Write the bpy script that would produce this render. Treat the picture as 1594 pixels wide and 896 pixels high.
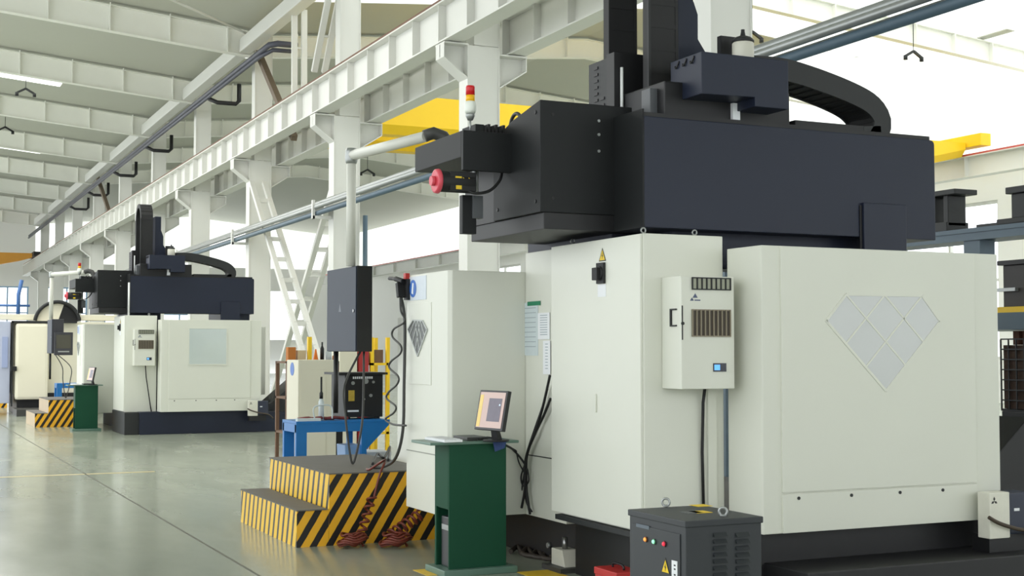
import bpy, bmesh, math, random
from mathutils import Vector, Matrix
random.seed(4)
for o in list(bpy.data.objects): bpy.data.objects.remove(o)
SC = bpy.context.scene
COL = SC.collection

# ------------------------------------------------------------------ camera, light, exposure
F = 2108.0; YAW = math.atan(992 / F); PITCH = math.atan(97 / F); EYE = 1.7
cd = bpy.data.cameras.new('camera'); cam = bpy.data.objects.new('camera', cd); COL.objects.link(cam)
cd.sensor_width = 36.0; cd.lens = F / 1594 * 36.0; cd.clip_end = 400
cam.location = (0, 0, EYE); cam.rotation_euler = (math.pi / 2 + PITCH, 0, -YAW)
SC.camera = cam
w = bpy.data.worlds.new('sky'); SC.world = w; w.use_nodes = True
bg = w.node_tree.nodes['Background']; bg.inputs[0].default_value = (0.93, 0.97, 1.0, 1); bg.inputs[1].default_value = 2.1
vs = SC.view_settings; vs.view_transform = 'Standard'; vs.look = 'None'; vs.exposure = 0.25; vs.gamma = 1.0; vs.use_curve_mapping = False

def area(name, loc, sx, sy, power, col=(1, 1, 0.97)):
    l = bpy.data.lights.new(name, 'AREA'); l.shape = 'RECTANGLE'; l.size = sx; l.size_y = sy; l.energy = power; l.color = col
    o = bpy.data.objects.new(name, l); COL.objects.link(o); o.location = loc
    return o
# added fill lamps under the left roof, most without a roof light above
for i, y in enumerate((26, 34.5, 42.5, 50.5, 58.5, 66.5)):
    area('roof_fill', (1.0, y, 10.4), 9, 3, 480)

# ------------------------------------------------------------------ helpers
fw = Vector((math.sin(YAW) * math.cos(PITCH), math.cos(YAW) * math.cos(PITCH), math.sin(PITCH)))
rt = Vector((math.cos(YAW), -math.sin(YAW), 0)); up = rt.cross(fw)
def at(x, y, X=None, Y=None, Z=None):
    "the point of the place on the given plane that the photograph shows at pixel x, y"
    d = fw + rt * ((x - 797) / F) + up * ((448 - y) / F); c = Vector((0, 0, EYE))
    if X is not None: t = X / d.x
    elif Y is not None: t = Y / d.y
    else: t = (Z - EYE) / d.z
    return c + d * t
def hz(z, y): return z - 0.006 * (y - 23.0)          # the hall's steelwork falls slightly towards its far end
ident = lambda v: v
T = [ident]

def lin(c):
    c = c / 255.0
    return c / 12.92 if c <= 0.04045 else ((c + 0.055) / 1.055) ** 2.4
def rgb(c): return (lin(c[0]), lin(c[1]), lin(c[2]), 1)
MATS = {}
def M(name, col, rough=0.5, metal=0.0, var=0.06, scale=2.5, bump=0.0, emit=0.0, spec=0.5, trans=0.0):
    if name in MATS: return MATS[name]
    m = bpy.data.materials.new(name); m.use_nodes = True; nt = m.node_tree; b = nt.nodes['Principled BSDF']
    c = rgb(col)
    tc = nt.nodes.new('ShaderNodeTexCoord'); n = nt.nodes.new('ShaderNodeTexNoise'); n.inputs['Scale'].default_value = scale; n.inputs['Detail'].default_value = 4
    mp = nt.nodes.new('ShaderNodeMix'); mp.data_type = 'RGBA'
    mp.inputs[6].default_value = tuple(v * (1 - var) for v in c[:3]) + (1,); mp.inputs[7].default_value = tuple(min(1, v * (1 + var)) for v in c[:3]) + (1,)
    nt.links.new(tc.outputs['Object'], n.inputs['Vector']); nt.links.new(n.outputs['Fac'], mp.inputs[0]); nt.links.new(mp.outputs[2], b.inputs['Base Color'])
    b.inputs['Roughness'].default_value = rough; b.inputs['Metallic'].default_value = metal; b.inputs['Specular IOR Level'].default_value = spec
    if trans: b.inputs['Transmission Weight'].default_value = trans
    if emit:
        nt.links.new(mp.outputs[2], b.inputs['Emission Color']); b.inputs['Emission Strength'].default_value = emit
    if bump:
        bp = nt.nodes.new('ShaderNodeBump'); bp.inputs['Strength'].default_value = bump; bp.inputs['Distance'].default_value = 0.02
        n2 = nt.nodes.new('ShaderNodeTexNoise'); n2.inputs['Scale'].default_value = scale * 20
        nt.links.new(tc.outputs['Object'], n2.inputs['Vector']); nt.links.new(n2.outputs['Fac'], bp.inputs['Height']); nt.links.new(bp.outputs[0], b.inputs['Normal'])
    MATS[name] = m; return m

def stripes(name, vec, period, fill, ca, cb, off=0.0, rough=0.45):
    "painted stripes: ca and cb alternate along vec"
    if name in MATS: return MATS[name]
    m = bpy.data.materials.new(name); m.use_nodes = True; nt = m.node_tree; b = nt.nodes['Principled BSDF']; L = nt.links.new
    g = nt.nodes.new('ShaderNodeTexCoord'); dv = nt.nodes.new('ShaderNodeVectorMath'); dv.operation = 'DOT_PRODUCT'; dv.inputs[1].default_value = vec
    L(g.outputs['Object'], dv.inputs[0])
    nz = nt.nodes.new('ShaderNodeTexNoise'); nz.inputs['Scale'].default_value = 9; L(g.outputs['Object'], nz.inputs['Vector'])
    ad = nt.nodes.new('ShaderNodeMath'); ad.operation = 'MULTIPLY_ADD'; ad.inputs[1].default_value = 0.012; L(nz.outputs['Fac'], ad.inputs[0]); L(dv.outputs['Value'], ad.inputs[2])
    dd = nt.nodes.new('ShaderNodeMath'); dd.operation = 'MULTIPLY_ADD'; dd.inputs[1].default_value = 1 / period; dd.inputs[2].default_value = off; L(ad.outputs[0], dd.inputs[0])
    fr = nt.nodes.new('ShaderNodeMath'); fr.operation = 'FRACT'; L(dd.outputs[0], fr.inputs[0])
    lt = nt.nodes.new('ShaderNodeMath'); lt.operation = 'LESS_THAN'; lt.inputs[1].default_value = fill; L(fr.outputs[0], lt.inputs[0])
    n2 = nt.nodes.new('ShaderNodeTexNoise'); n2.inputs['Scale'].default_value = 14; n2.inputs['Detail'].default_value = 6; L(g.outputs['Object'], n2.inputs['Vector'])
    wr = nt.nodes.new('ShaderNodeMix'); wr.data_type = 'RGBA'; wr.inputs[6].default_value = rgb(ca); wr.inputs[7].default_value = tuple(v * 0.86 for v in rgb(ca)[:3]) + (1,); L(n2.outputs['Fac'], wr.inputs[0])
    mx = nt.nodes.new('ShaderNodeMix'); mx.data_type = 'RGBA'; mx.inputs[6].default_value = rgb(cb); L(wr.outputs[2], mx.inputs[7]); L(lt.outputs[0], mx.inputs[0])
    L(mx.outputs[2], b.inputs['Base Color']); b.inputs['Roughness'].default_value = rough
    MATS[name] = m; return m

ORG = {}
class MB:
    def __init__(s): s.bm = bmesh.new()
    def box(s, x0, x1, y0, y1, z0, z1, mi=0):
        v = [s.bm.verts.new((x, y, z)) for x in (x0, x1) for y in (y0, y1) for z in (z0, z1)]
        for f in ((0, 1, 3, 2), (4, 6, 7, 5), (0, 4, 5, 1), (2, 3, 7, 6), (0, 2, 6, 4), (1, 5, 7, 3)):
            s.bm.faces.new([v[i] for i in f]).material_index = mi
        return s
    def prism(s, pts, vec, mi=0):
        vec = Vector(vec); a = [s.bm.verts.new(p) for p in pts]; b = [s.bm.verts.new(Vector(p) + vec) for p in pts]; n = len(a)
        fs = [s.bm.faces.new(a), s.bm.faces.new(b[::-1])]
        for i in range(n): fs.append(s.bm.faces.new([a[i], b[i], b[(i + 1) % n], a[(i + 1) % n]]))
        for f in fs: f.material_index = mi
        return s
    def hexa(s, q0, q1, mi=0):
        "solid between two quads"
        a = [s.bm.verts.new(p) for p in q0]; b = [s.bm.verts.new(p) for p in q1]; n = len(a)
        fs = [s.bm.faces.new(a), s.bm.faces.new(b[::-1])]
        for i in range(n): fs.append(s.bm.faces.new([a[i], b[i], b[(i + 1) % n], a[(i + 1) % n]]))
        for f in fs: f.material_index = mi
        return s
    def tube(s, path, r, n=8, mi=0, closed=False):
        P = [Vector(p) for p in path]; rings = []; k = len(P); nrm = None
        for i in range(k):
            if closed: d = P[(i + 1) % k] - P[i - 1]
            else: d = P[min(i + 1, k - 1)] - P[max(i - 1, 0)]
            d.normalize()
            if nrm is None: nrm = d.orthogonal().normalized()
            else:
                nrm = nrm - d * nrm.dot(d)
                nrm = nrm.normalized() if nrm.length > 1e-6 else d.orthogonal().normalized()
            bi = d.cross(nrm); rr = r[i] if isinstance(r, (list, tuple)) else r
            rings.append([s.bm.verts.new(P[i] + (nrm * math.cos(2 * math.pi * j / n) + bi * math.sin(2 * math.pi * j / n)) * rr) for j in range(n)])
        for i in range(k if closed else k - 1):
            A = rings[i]; B = rings[(i + 1) % k]
            for j in range(n):
                f = s.bm.faces.new([A[j], A[(j + 1) % n], B[(j + 1) % n], B[j]]); f.material_index = mi; f.smooth = True
        if not closed:
            for R in (rings[0][::-1], rings[-1]): s.bm.faces.new(R).material_index = mi
        return s
    def cyl(s, p0, p1, r0, r1=None, n=16, mi=0): return s.tube([p0, p1], [r0, r0 if r1 is None else r1], n, mi)
    def lathe(s, base, prof, n=20, mi=0):
        base = Vector(base); return s.tube([base + Vector((0, 0, z)) for r, z in prof], [max(r, 1e-4) for r, z in prof], n, mi)
    def bar(s, p0, p1, wd, ht, mi=0):
        "rectangular bar from p0 to p1"
        p0 = Vector(p0); p1 = Vector(p1); d = (p1 - p0).normalized(); u = d.cross(Vector((0, 0, 1)))
        u = u.normalized() if u.length > 1e-4 else Vector((1, 0, 0)); v = u.cross(d).normalized()
        q = [u * a * wd / 2 + v * b * ht / 2 for a, b in ((-1, -1), (1, -1), (1, 1), (-1, 1))]
        return s.hexa([p0 + k for k in q], [p1 + k for k in q], mi)
    def sweep(s, path, across, thick, mi=0, closed=False):
        "flat strap: path points, half-width vector across, thickness normal to it"
        P = [Vector(p) for p in path]; a = Vector(across); R = []
        for i in range(len(P)):
            d = (P[min(i + 1, len(P) - 1)] - P[max(i - 1, 0)]).normalized(); nn = d.cross(a).normalized() * thick / 2
            R.append([s.bm.verts.new(P[i] + k) for k in (-a - nn, a - nn, a + nn, -a + nn)])
        for i in range(len(P) - 1):
            for j in range(4): s.bm.faces.new([R[i][j], R[i][(j + 1) % 4], R[i + 1][(j + 1) % 4], R[i + 1][j]]).material_index = mi
        s.bm.faces.new(R[0][::-1]).material_index = mi; s.bm.faces.new(R[-1]).material_index = mi
        return s
    def build(s, name, mats, parent=None, bevel=0.0, seg=2):
        bm = s.bm
        if bevel:
            bmesh.ops.recalc_face_normals(bm, faces=bm.faces)
            es = [e for e in bm.edges if len(e.link_faces) == 2 and e.calc_face_angle() > 0.5]
            bmesh.ops.bevel(bm, geom=es, offset=bevel, segments=seg, affect='EDGES', profile=0.6, clamp_overlap=True)
        for v in bm.verts: v.co = T[0](v.co)
        bmesh.ops.recalc_face_normals(bm, faces=bm.faces)
        if parent is not None: org = ORG[parent]
        else:
            xs = [v.co for v in bm.verts]
            org = Vector(((min(v.x for v in xs) + max(v.x for v in xs)) / 2, (min(v.y for v in xs) + max(v.y for v in xs)) / 2, min(v.z for v in xs)))
        bmesh.ops.translate(bm, verts=bm.verts, vec=-org)
        me = bpy.data.meshes.new(name); bm.to_mesh(me); bm.free()
        for m in (mats if isinstance(mats, (list, tuple)) else [mats]): me.materials.append(m)
        o = bpy.data.objects.new(name, me); COL.objects.link(o)
        if parent is not None: o.parent = parent
        else: o.location = org
        ORG[o] = org
        return o
def tag(o, label, cat, group=None, kind=None):
    o['label'] = label; o['category'] = cat
    if group: o['group'] = group
    if kind: o['kind'] = kind
    return o
def struct(o): o['kind'] = 'structure'; return o
def thing(name, loc, label, cat, group=None):
    o = bpy.data.objects.new(name, None); COL.objects.link(o); o.location = T[0](Vector(loc)); o.empty_display_size = 0.2
    ORG[o] = Vector(o.location); return tag(o, label, cat, group)
def dup(root, delta, label=None):
    r = root.copy(); COL.objects.link(r); r.location = Vector(root.location) + Vector(delta)
    if label: r['label'] = label
    for ch in list(root.children):
        c = ch.copy(); COL.objects.link(c); c.parent = r
        for g in list(ch.children):
            d = g.copy(); COL.objects.link(d); d.parent = c
    return r
def arc(c, r, a0, a1, n, ex, ez):
    c = Vector(c); ex = Vector(ex); ez = Vector(ez)
    return [c + ex * (r * math.cos(a0 + (a1 - a0) * i / n)) + ez * (r * math.sin(a0 + (a1 - a0) * i / n)) for i in range(n + 1)]
def smooth(pts, n=6):
    P = [Vector(p) for p in pts]; P = [P[0]] + P + [P[-1]]; out = []
    for i in range(1, len(P) - 2):
        for k in range(n):
            t = k / n; a, b, c, d = P[i - 1:i + 3]
            out.append(0.5 * (2 * b + (c - a) * t + (2 * a - 5 * b + 4 * c - d) * t * t + (3 * b - a - 3 * c + d) * t ** 3))
    out.append(P[-2]); return out

# ------------------------------------------------------------------ materials
white_steel = M('white_steel_paint', (222, 222, 216), 0.5, var=0.04, scale=1.2)
cream = M('cream_machine_paint', (222, 223, 211), 0.42, var=0.03, scale=1.6)
cream_side = cream
navy = M('navy_machine_paint', (30, 36, 53), 0.45, var=0.10, scale=2, spec=.35)
housing = M('dark_housing_paint', (27, 29, 30), 0.55, var=.08, spec=.3)
char = M('charcoal_paint', (33, 35, 36), 0.55, var=0.08)
black = M('black_paint', (20, 20, 22), 0.5, var=0.15)
rubber = M('black_rubber', (24, 24, 25), 0.6)
steel = M('bare_steel', (150, 150, 150), 0.3, 0.9)
galv = M('galvanised_pipe', (165, 168, 166), 0.35, 0.55, var=0.12)
yellow = M('yellow_crane_paint', (255, 208, 30), 0.45, var=0.04)
blue = M('blue_table_paint', (22, 112, 184), 0.4, var=0.12)
green = M('green_podium_paint', (20, 72, 50), 0.6, var=0.10, spec=.25)
green_edge = M('grey_green_board', (92, 122, 108), 0.35)
rust = M('rusty_rail', (118, 86, 70), 0.7, var=0.2)
brown = M('brown_primer', (112, 98, 82), 0.6, var=0.15)
red = M('red_paint', (190, 44, 40), 0.45)
pink = M('pinkish_red_plastic', (214, 78, 92), 0.4)
paper = M('white_paper', (236, 238, 240), 0.7, var=0.02)
paper2 = M('printed_paper', (206, 216, 218), 0.7, var=0.05, scale=30)
glass = M('frosted_glass', (204, 206, 205), 0.2, var=0.05, scale=0.9, spec=0.6)
dgrey = M('dark_grey_hose', (62, 62, 60), 0.5)
wirered = M('red_air_hose', (112, 46, 32), 0.4, var=0.15)
slate = M('slate_blue_steel', (84, 104, 118), 0.45, var=0.12)
ivory = M('ivory_paint', (228, 223, 202), 0.5, var=0.04)
tan = M('tan_board', (206, 186, 158), 0.6, var=0.06)
woodb = M('brown_board', (120, 92, 72), 0.7, var=0.2, scale=8)
deck = M('grey_deck', (104, 100, 94), 0.65, var=0.12, scale=6, bump=0.2)
YEL = (250, 186, 40); BLK = (30, 26, 24)

# ------------------------------------------------------------------ floor
def floor_mat():
    m = bpy.data.materials.new('polished_green_grey_floor'); m.use_nodes = True; nt = m.node_tree; b = nt.nodes['Principled BSDF']; L = nt.links.new
    g = nt.nodes.new('ShaderNodeTexCoord'); mpn = nt.nodes.new('ShaderNodeMapping'); mpn.inputs['Scale'].default_value = (1.0, 0.35, 1); L(g.outputs['Object'], mpn.inputs['Vector'])
    n = nt.nodes.new('ShaderNodeTexNoise'); n.inputs['Scale'].default_value = 0.8; n.inputs['Detail'].default_value = 6; n.inputs['Roughness'].default_value = 0.6; L(mpn.outputs[0], n.inputs['Vector'])
    r = nt.nodes.new('ShaderNodeValToRGB'); r.color_ramp.elements[0].position = 0.3; r.color_ramp.elements[1].position = 0.72
    r.color_ramp.elements[0].color = rgb((146, 153, 137)); r.color_ramp.elements[1].color = rgb((167, 172, 156)); L(n.outputs['Fac'], r.inputs[0])
    n2 = nt.nodes.new('ShaderNodeTexNoise'); n2.inputs['Scale'].default_value = 2.2; n2.inputs['Detail'].default_value = 5; L(mpn.outputs[0], n2.inputs['Vector'])
    r2 = nt.nodes.new('ShaderNodeValToRGB'); r2.color_ramp.elements[0].position = 0.3; r2.color_ramp.elements[0].color = (0.15, 0.15, 0.15, 1); r2.color_ramp.elements[1].position = 0.75; r2.color_ramp.elements[1].color = (0.23, 0.23, 0.23, 1)
    L(n2.outputs['Fac'], r2.inputs[0]); L(r2.outputs[0], b.inputs['Roughness']); L(r.outputs[0], b.inputs['Base Color'])
    b.inputs['Specular IOR Level'].default_value = 0.6
    return m
struct(MB().box(-14, 46, -12, 100, -0.15, 0).build('floor', floor_mat()))
joint = M('floor_joint_dark', (112, 112, 100), 0.8)
struct(MB().box(2.655, 2.675, 9, 90, 0.0, 0.002).build('trim_1', joint))
tag(MB().box(-8, 3.6, 19.38, 19.50, 0.0, 0.002).build('floor_line', M('worn_cream_line', (206, 190, 140), 0.5, var=0.15, scale=5)), 'worn pale yellow line painted across the aisle floor', 'floor marking')
a = at(650, 888, Z=0); tag(MB().box(a.x - .02, a.x + .14, a.y - .25, a.y + .05, 0, 0.002).build('floor_line', M('yellow_floor_paint', (226, 186, 40), 0.5, var=0.2, scale=20)), 'short yellow floor mark just left of the green podium base', 'floor marking')
a = at(830, 890, Z=0); tag(MB().box(a.x - .12, a.x + .16, a.y - .45, a.y + .05, 0, 0.002).build('floor_line', MATS['yellow_floor_paint']), 'yellow floor mark right of the green podium base', 'floor marking')

# ------------------------------------------------------------------ hall shell
roofm = M('grey_roof_sheet', (192, 193, 182), 0.7, var=0.05, scale=0.25)
YK = [14.9 + 8 * k for k in range(-1, 11)]
def roof_z(x):          # underside of the sheet, left bay ridge at x = 0, right bay ridge at x = 21
    if x <= 10.1: return 12.1 - 0.09 * abs(x)
    return 12.1 - 0.09 * abs(x - 21)
def roof(name, x0, xm, x1, y0, y1, mat):
    m = MB(); z = [roof_z(x0 + 1e-3), roof_z(xm), roof_z(x1 - 1e-3)]
    for (xa, za), (xb, zb) in (((x0, z[0]), (xm, z[1])), ((xm, z[1]), (x1, z[2]))):
        m.hexa([(xa, y0, hz(za, y0)), (xb, y0, hz(zb, y0)), (xb, y0, hz(zb, y0) + .12), (xa, y0, hz(za, y0) + .12)],
               [(xa, y1, hz(za, y1)), (xb, y1, hz(zb, y1)), (xb, y1, hz(zb, y1) + .12), (xa, y1, hz(za, y1) + .12)])
    return struct(m.build(name, mat))
roof('ceiling', -11, 0, 10.1, -8, 101.5, roofm)
def translucent(name, col, tr):
    m = bpy.data.materials.new(name); m.use_nodes = True; nt = m.node_tree; nt.nodes.remove(nt.nodes['Principled BSDF']); out = nt.nodes['Material Output']
    d = nt.nodes.new('ShaderNodeBsdfDiffuse'); d.inputs[0].default_value = rgb(col); t = nt.nodes.new('ShaderNodeBsdfTranslucent'); t.inputs[0].default_value = rgb(col)
    x = nt.nodes.new('ShaderNodeMixShader'); x.inputs[0].default_value = tr; nt.links.new(d.outputs[0], x.inputs[1]); nt.links.new(t.outputs[0], x.inputs[2]); nt.links.new(x.outputs[0], out.inputs[0])
    return m
sheet = translucent('translucent_white_roof_sheet', (250, 250, 246), 0.9)
roof('ceiling', 10.1, 21, 33, -8, 5.5, roofm)
roof('ceiling', 10.1, 21, 33, 5.5, 35, sheet)
roof('ceiling', 21, 23, 26, 35, 66, roofm); roof('ceiling', 26, 29, 33, 35, 66, sheet); roof('ceiling', 21, 27, 33, 66, 101.5, roofm)
for ya_, yb_, mt in ((35, 40, roofm), (40, 42.6, sheet), (42.6, 56, roofm), (56, 58.6, sheet), (58.6, 72, roofm), (72, 74.6, sheet), (74.6, 101.5, roofm)): roof('ceiling', 10.1, 15, 21, ya_, yb_, mt)
wallm = M('white_wall_paint', (240, 240, 236), 0.7, var=0.02, scale=0.5)
skyl = M('lit_roof_panel', (250, 252, 248), 0.6, emit=1.6, var=0.01)

# far end wall with a band of windows; right wall with tall windows
def wall_with_holes(name, horiz, fixed, a0, a1, z0, z1, holes, th, mat):
    "wall in slices around rectangular openings (a-range, z-range)"
    m = MB(); edges = sorted(set([a0, a1] + [h[0] for h in holes] + [h[1] for h in holes]))
    for p, q in zip(edges[:-1], edges[1:]):
        hs = sorted([(h[2], h[3]) for h in holes if h[0] <= p and h[1] >= q]); z = z0
        for lo, hi in hs + [(z1, None)]:
            if lo > z:
                if horiz: m.box(p, q, fixed, fixed + th, z, lo)
                else: m.box(fixed, fixed + th, p, q, z, lo)
            z = hi
    return struct(m.build(name, mat))
FY = 101.0
fh = [(-9 + 4 * k, -6.2 + 4 * k, 2.5, 6.2) for k in range(0, 10)]
wall_with_holes('wall_far', True, FY, -11, 33.3, 0, 7.9, fh, 0.3, wallm)
struct(MB().box(-11, 10.2, FY, FY + .3, 7.9, 12.2).build('wall_far', wallm)); struct(MB().box(10.2, 33.3, FY + .1, FY + .16, 7.9, 12.2).build('wall_far', sheet))
rh = [(-3 + 6 * k, 1.6 + 6 * k, 1.4, 6.6) for k in range(0, 15)]
wall_with_holes('wall_back', True, -8.3, -11, 33.3, 0, 12.2, [(-8 + 7 * k, -2.2 + 7 * k, 0.8, 7.3) for k in range(0, 6)], 0.3, wallm)
wall_with_holes('wall_right', False, 33, -8, FY, 0, 7.9, rh, 0.3, wallm)
struct(MB().box(33.1, 33.16, -8, FY, 7.9, 11.6).build('wall_right', sheet))
clear = bpy.data.materials.new('window_glass'); clear.use_nodes = True; nt = clear.node_tree; nt.nodes.remove(nt.nodes['Principled BSDF'])
_t = nt.nodes.new('ShaderNodeBsdfTransparent'); _g = nt.nodes.new('ShaderNodeBsdfGlossy'); _g.inputs['Roughness'].default_value = 0.05; _x = nt.nodes.new('ShaderNodeMixShader'); _x.inputs[0].default_value = 0.06
nt.links.new(_t.outputs[0], _x.inputs[1]); nt.links.new(_g.outputs[0], _x.inputs[2]); nt.links.new(_x.outputs[0], nt.nodes['Material Output'].inputs[0])
bluef = M('pale_blue_frame', (150, 180, 205), 0.5)
def window(n, horiz, fixed, a0, a1, z0, z1):
    f = MB(); p = MB(); nb = 2
    def bx(m, u0, u1, v0, v1, t0, t1):
        if horiz: m.box(u0, u1, fixed + t0, fixed + t1, v0, v1)
        else: m.box(fixed + t0, fixed + t1, u0, u1, v0, v1)
    bx(f, a0, a1, z0, z0 + .1, .08, .2); bx(f, a0, a1, z1 - .1, z1, .08, .2)
    for i in range(nb + 1):
        c = a0 + (a1 - a0) * i / nb; c = min(max(c, a0 + .05), a1 - .05); bx(f, c - .05, c + .05, z0 + .1, z1 - .1, .08, .2)
    bx(f, a0 + .1, a1 - .1, (z0 + z1) / 2 - .04, (z0 + z1) / 2 + .04, .09, .19)
    w_ = struct(f.build('window_%d' % n, bluef if horiz else white_steel)); bx(p, a0 + .05, a1 - .05, z0 + .05, z1 - .05, .13, .145)
    p.build('pane', clear, w_)
wn = 1
for h in fh[3:9]: window(wn, True, FY, *h); wn += 1
for h in rh[3:15]: window(wn, False, 33, *h); wn += 1

# columns with brackets and upper shafts
def column(y, label):
    t = thing('steel_column', (10.1, y, 0), label, 'column', 'white steel columns between the two bays')
    zt = hz(7.34, y); m = MB()
    m.box(9.78, 9.80, y - .2, y + .2, 0, zt).box(10.41, 10.43, y - .2, y + .2, 0, zt).box(9.80, 10.41, y - .012, y + .012, 0, zt)
    m.box(9.80, 10.41, y - .18, y - .165, 0.02, zt - .02)
    m.build('shaft', white_steel, t)
    u = MB(); u.box(9.92, 9.94, y - .18, y + .18, zt, hz(11.0, y)).box(10.42, 10.44, y - .18, y + .18, zt, hz(11.0, y)).box(9.94, 10.42, y - .16, y - .145, zt, hz(11.0, y))
    u.build('upper_shaft', white_steel, t)
    for s, x0, xe in ((-1, 9.78, 9.31), (1, 10.43, 10.99)):
        if s > 0: zt -= .14
        b = MB(); b.box(min(x0, xe), max(x0, xe), y - .22, y + .22, zt - .03, zt)
        b.prism([(x0, y - .012, zt - .03), (xe, y - .012, zt - .03), (xe, y - .012, zt - .26), (x0, y - .012, zt - .62)], (0, .024, 0))
        b.hexa([(x0, y - .2, zt - .62), (xe, y - .2, zt - .26), (xe, y - .2, zt - .285), (x0, y - .2, zt - .65)], [(x0, y + .2, zt - .62), (xe, y + .2, zt - .26), (xe, y + .2, zt - .285), (x0, y + .2, zt - .65)])
        b.box(xe - .012 if s > 0 else xe, xe if s > 0 else xe + .012, y - .2, y + .2, zt - .26, zt - .03)
        b.build('bracket', white_steel, t)
    return t
cl = ['white steel column at right behind the dark tower of the near machine', 'white steel column right behind the red and yellow signal lamp',
      'white steel column with the lattice braces, left of the near machine', 'white steel column at the upper foot of the crossed lattice braces',
      'white steel column rising behind the cable loop of the distant machine', 'white steel column rising behind the tower of the distant machine',
      'sixth white column from the right, left of the distant machine tower', 'seventh white column from the right along the hall',
      'eighth white column from the right along the hall', 'ninth white column from the right along the hall', 'last white column before the far wall']
for y, lb in zip(YK[1:], cl): column(y, lb)

# crane girders of both bays with rails
def girder(x0, x1, y0, y1, zb, zt, stiff, label, railmat, side):
    xc = (x0 + x1) / 2
    t = thing('crane_girder', (xc, y0, hz(zb, y0)), label, 'crane girder')
    m = MB()
    def slab(xa, xb, za, zb_):
        m.hexa([(xa, y0, hz(za, y0)), (xb, y0, hz(za, y0)), (xb, y0, hz(zb_, y0)), (xa, y0, hz(zb_, y0))], [(xa, y1, hz(za, y1)), (xb, y1, hz(za, y1)), (xb, y1, hz(zb_, y1)), (xa, y1, hz(zb_, y1))])
    slab(x0, x1, zb, zb + .03); slab(x0, x1, zt - .03, zt); slab(xc - .008, xc + .008, zb + .03, zt - .03)
    y = y0 + .4
    while y < y1:
        xa, xb = (x0 + .03, xc - .008) if side < 0 else (xc + .008, x1 - .03)
        m.box(xa, xb, y - .008, y + .008, hz(zb, y) + .03, hz(zt, y) - .03); y += stiff
    m.build('beam', white_steel, t)
    r = MB()
    r.hexa([(xc - .15, y0, hz(zt, y0)), (xc + .04, y0, hz(zt, y0)), (xc + .04, y0, hz(zt, y0) + .07), (xc - .15, y0, hz(zt, y0) + .07)], [(xc - .15, y1, hz(zt, y1)), (xc + .04, y1, hz(zt, y1)), (xc + .04, y1, hz(zt, y1) + .07), (xc - .15, y1, hz(zt, y1) + .07)])
    r.build('rail', railmat, t)
girder(9.31, 9.69, 4, 100.5, 7.36, 8.12, 1.333, 'long white crane girder with brown rail crossing the upper left, facing the aisle', rust, -1)
girder(10.62, 10.99, 4, 100.5, 7.22, 7.98, 1.333, 'white crane girder of the right bay, behind the columns', rust, -1)
redrail = M('red_rail', (196, 92, 84), 0.6)
t0 = T[0]; 
girder(31.0, 31.4, 4, 100.5, 7.2, 7.86, 4.0, 'pale crane girder with red rail along the far right wall', redrail, -1)

# gutter beams, rafters, conduits
for i in range(3, 12):
    y0, y1 = YK[i] - 8 + .15, YK[i] - .15
    m = MB(); m.hexa([(9.45, y0, hz(10.45, y0)), (9.8, y0, hz(10.45, y0)), (9.8, y0, hz(10.85, y0)), (9.45, y0, hz(10.85, y0))], [(9.45, y1, hz(10.45, y1)), (9.8, y1, hz(10.45, y1)), (9.8, y1, hz(10.85, y1)), (9.45, y1, hz(10.85, y1))])
    tag(m.build('eaves_beam', white_steel, bevel=.03), 'white eaves beam spanning bay %s below the left roof edge' % ('one two three four five six seven eight nine ten eleven'.split()[i - 3]), 'beam', 'white eaves beams along the roof valley')
def rafter(y, x0, xm, x1, depth, label, grp):
    m = MB()
    for xa, xb in ((x0, xm), (xm, x1)):
        za, zb = roof_z(xa + (1e-3 if xa == x0 else 0)) - .10, roof_z(xb - (1e-3 if xb == x1 else 0)) - .10
        h = hz(0, y)
        m.hexa([(xa, y - .13, za + h), (xb, y - .13, zb + h), (xb, y - .13, zb + h - .02), (xa, y - .13, za + h - .02)], [(xa, y + .13, za + h), (xb, y + .13, zb + h), (xb, y + .13, zb + h - .02), (xa, y + .13, za + h - .02)])
        m.hexa([(xa, y - .13, za + h - depth), (xb, y - .13, zb + h - depth), (xb, y - .13, zb + h - depth - .02), (xa, y - .13, za + h - depth - .02)], [(xa, y + .13, za + h - depth), (xb, y + .13, zb + h - depth), (xb, y + .13, zb + h - depth - .02), (xa, y + .13, za + h - depth - .02)])
        m.hexa([(xa, y - .006, za + h), (xb, y - .006, zb + h), (xb, y - .006, zb + h - depth), (xa, y - .006, za + h - depth)], [(xa, y + .006, za + h), (xb, y + .006, zb + h), (xb, y + .006, zb + h - depth), (xa, y + .006, za + h - depth)])
        n = int((xb - xa) / 1.45)
        for k in range(n):
            x = xa + (k + .5) * (xb - xa) / n; z = za + (zb - za) * (x - xa) / (xb - xa) + h
            m.box(x - .012, x + .012, y - .15, y - .006, z - depth + .0, z + .06)
    tag(m.build('roof_beam', M('white_steel_lightened', (244, 244, 236), .5, var=.03)), label, 'roof beam', grp)  # same white steel paint, lightened in colour to stand in for more light
ordn = 'first second third fourth fifth sixth seventh eighth'.split()
for i, k in enumerate(range(4, 12)):
    if k < len(YK): rafter(YK[k], -11, 0, 9.95, .72, 'white ribbed roof beam over the aisle, %s from the top left corner' % ordn[i], 'roof beams of the left bay')
for i, k in enumerate(range(2, 9)):
    rafter(YK[k], 10.45, 21, 32.9, .6, 'white roof beam over the right bay, %s from the camera' % ordn[i], 'roof beams of the right bay')

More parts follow.
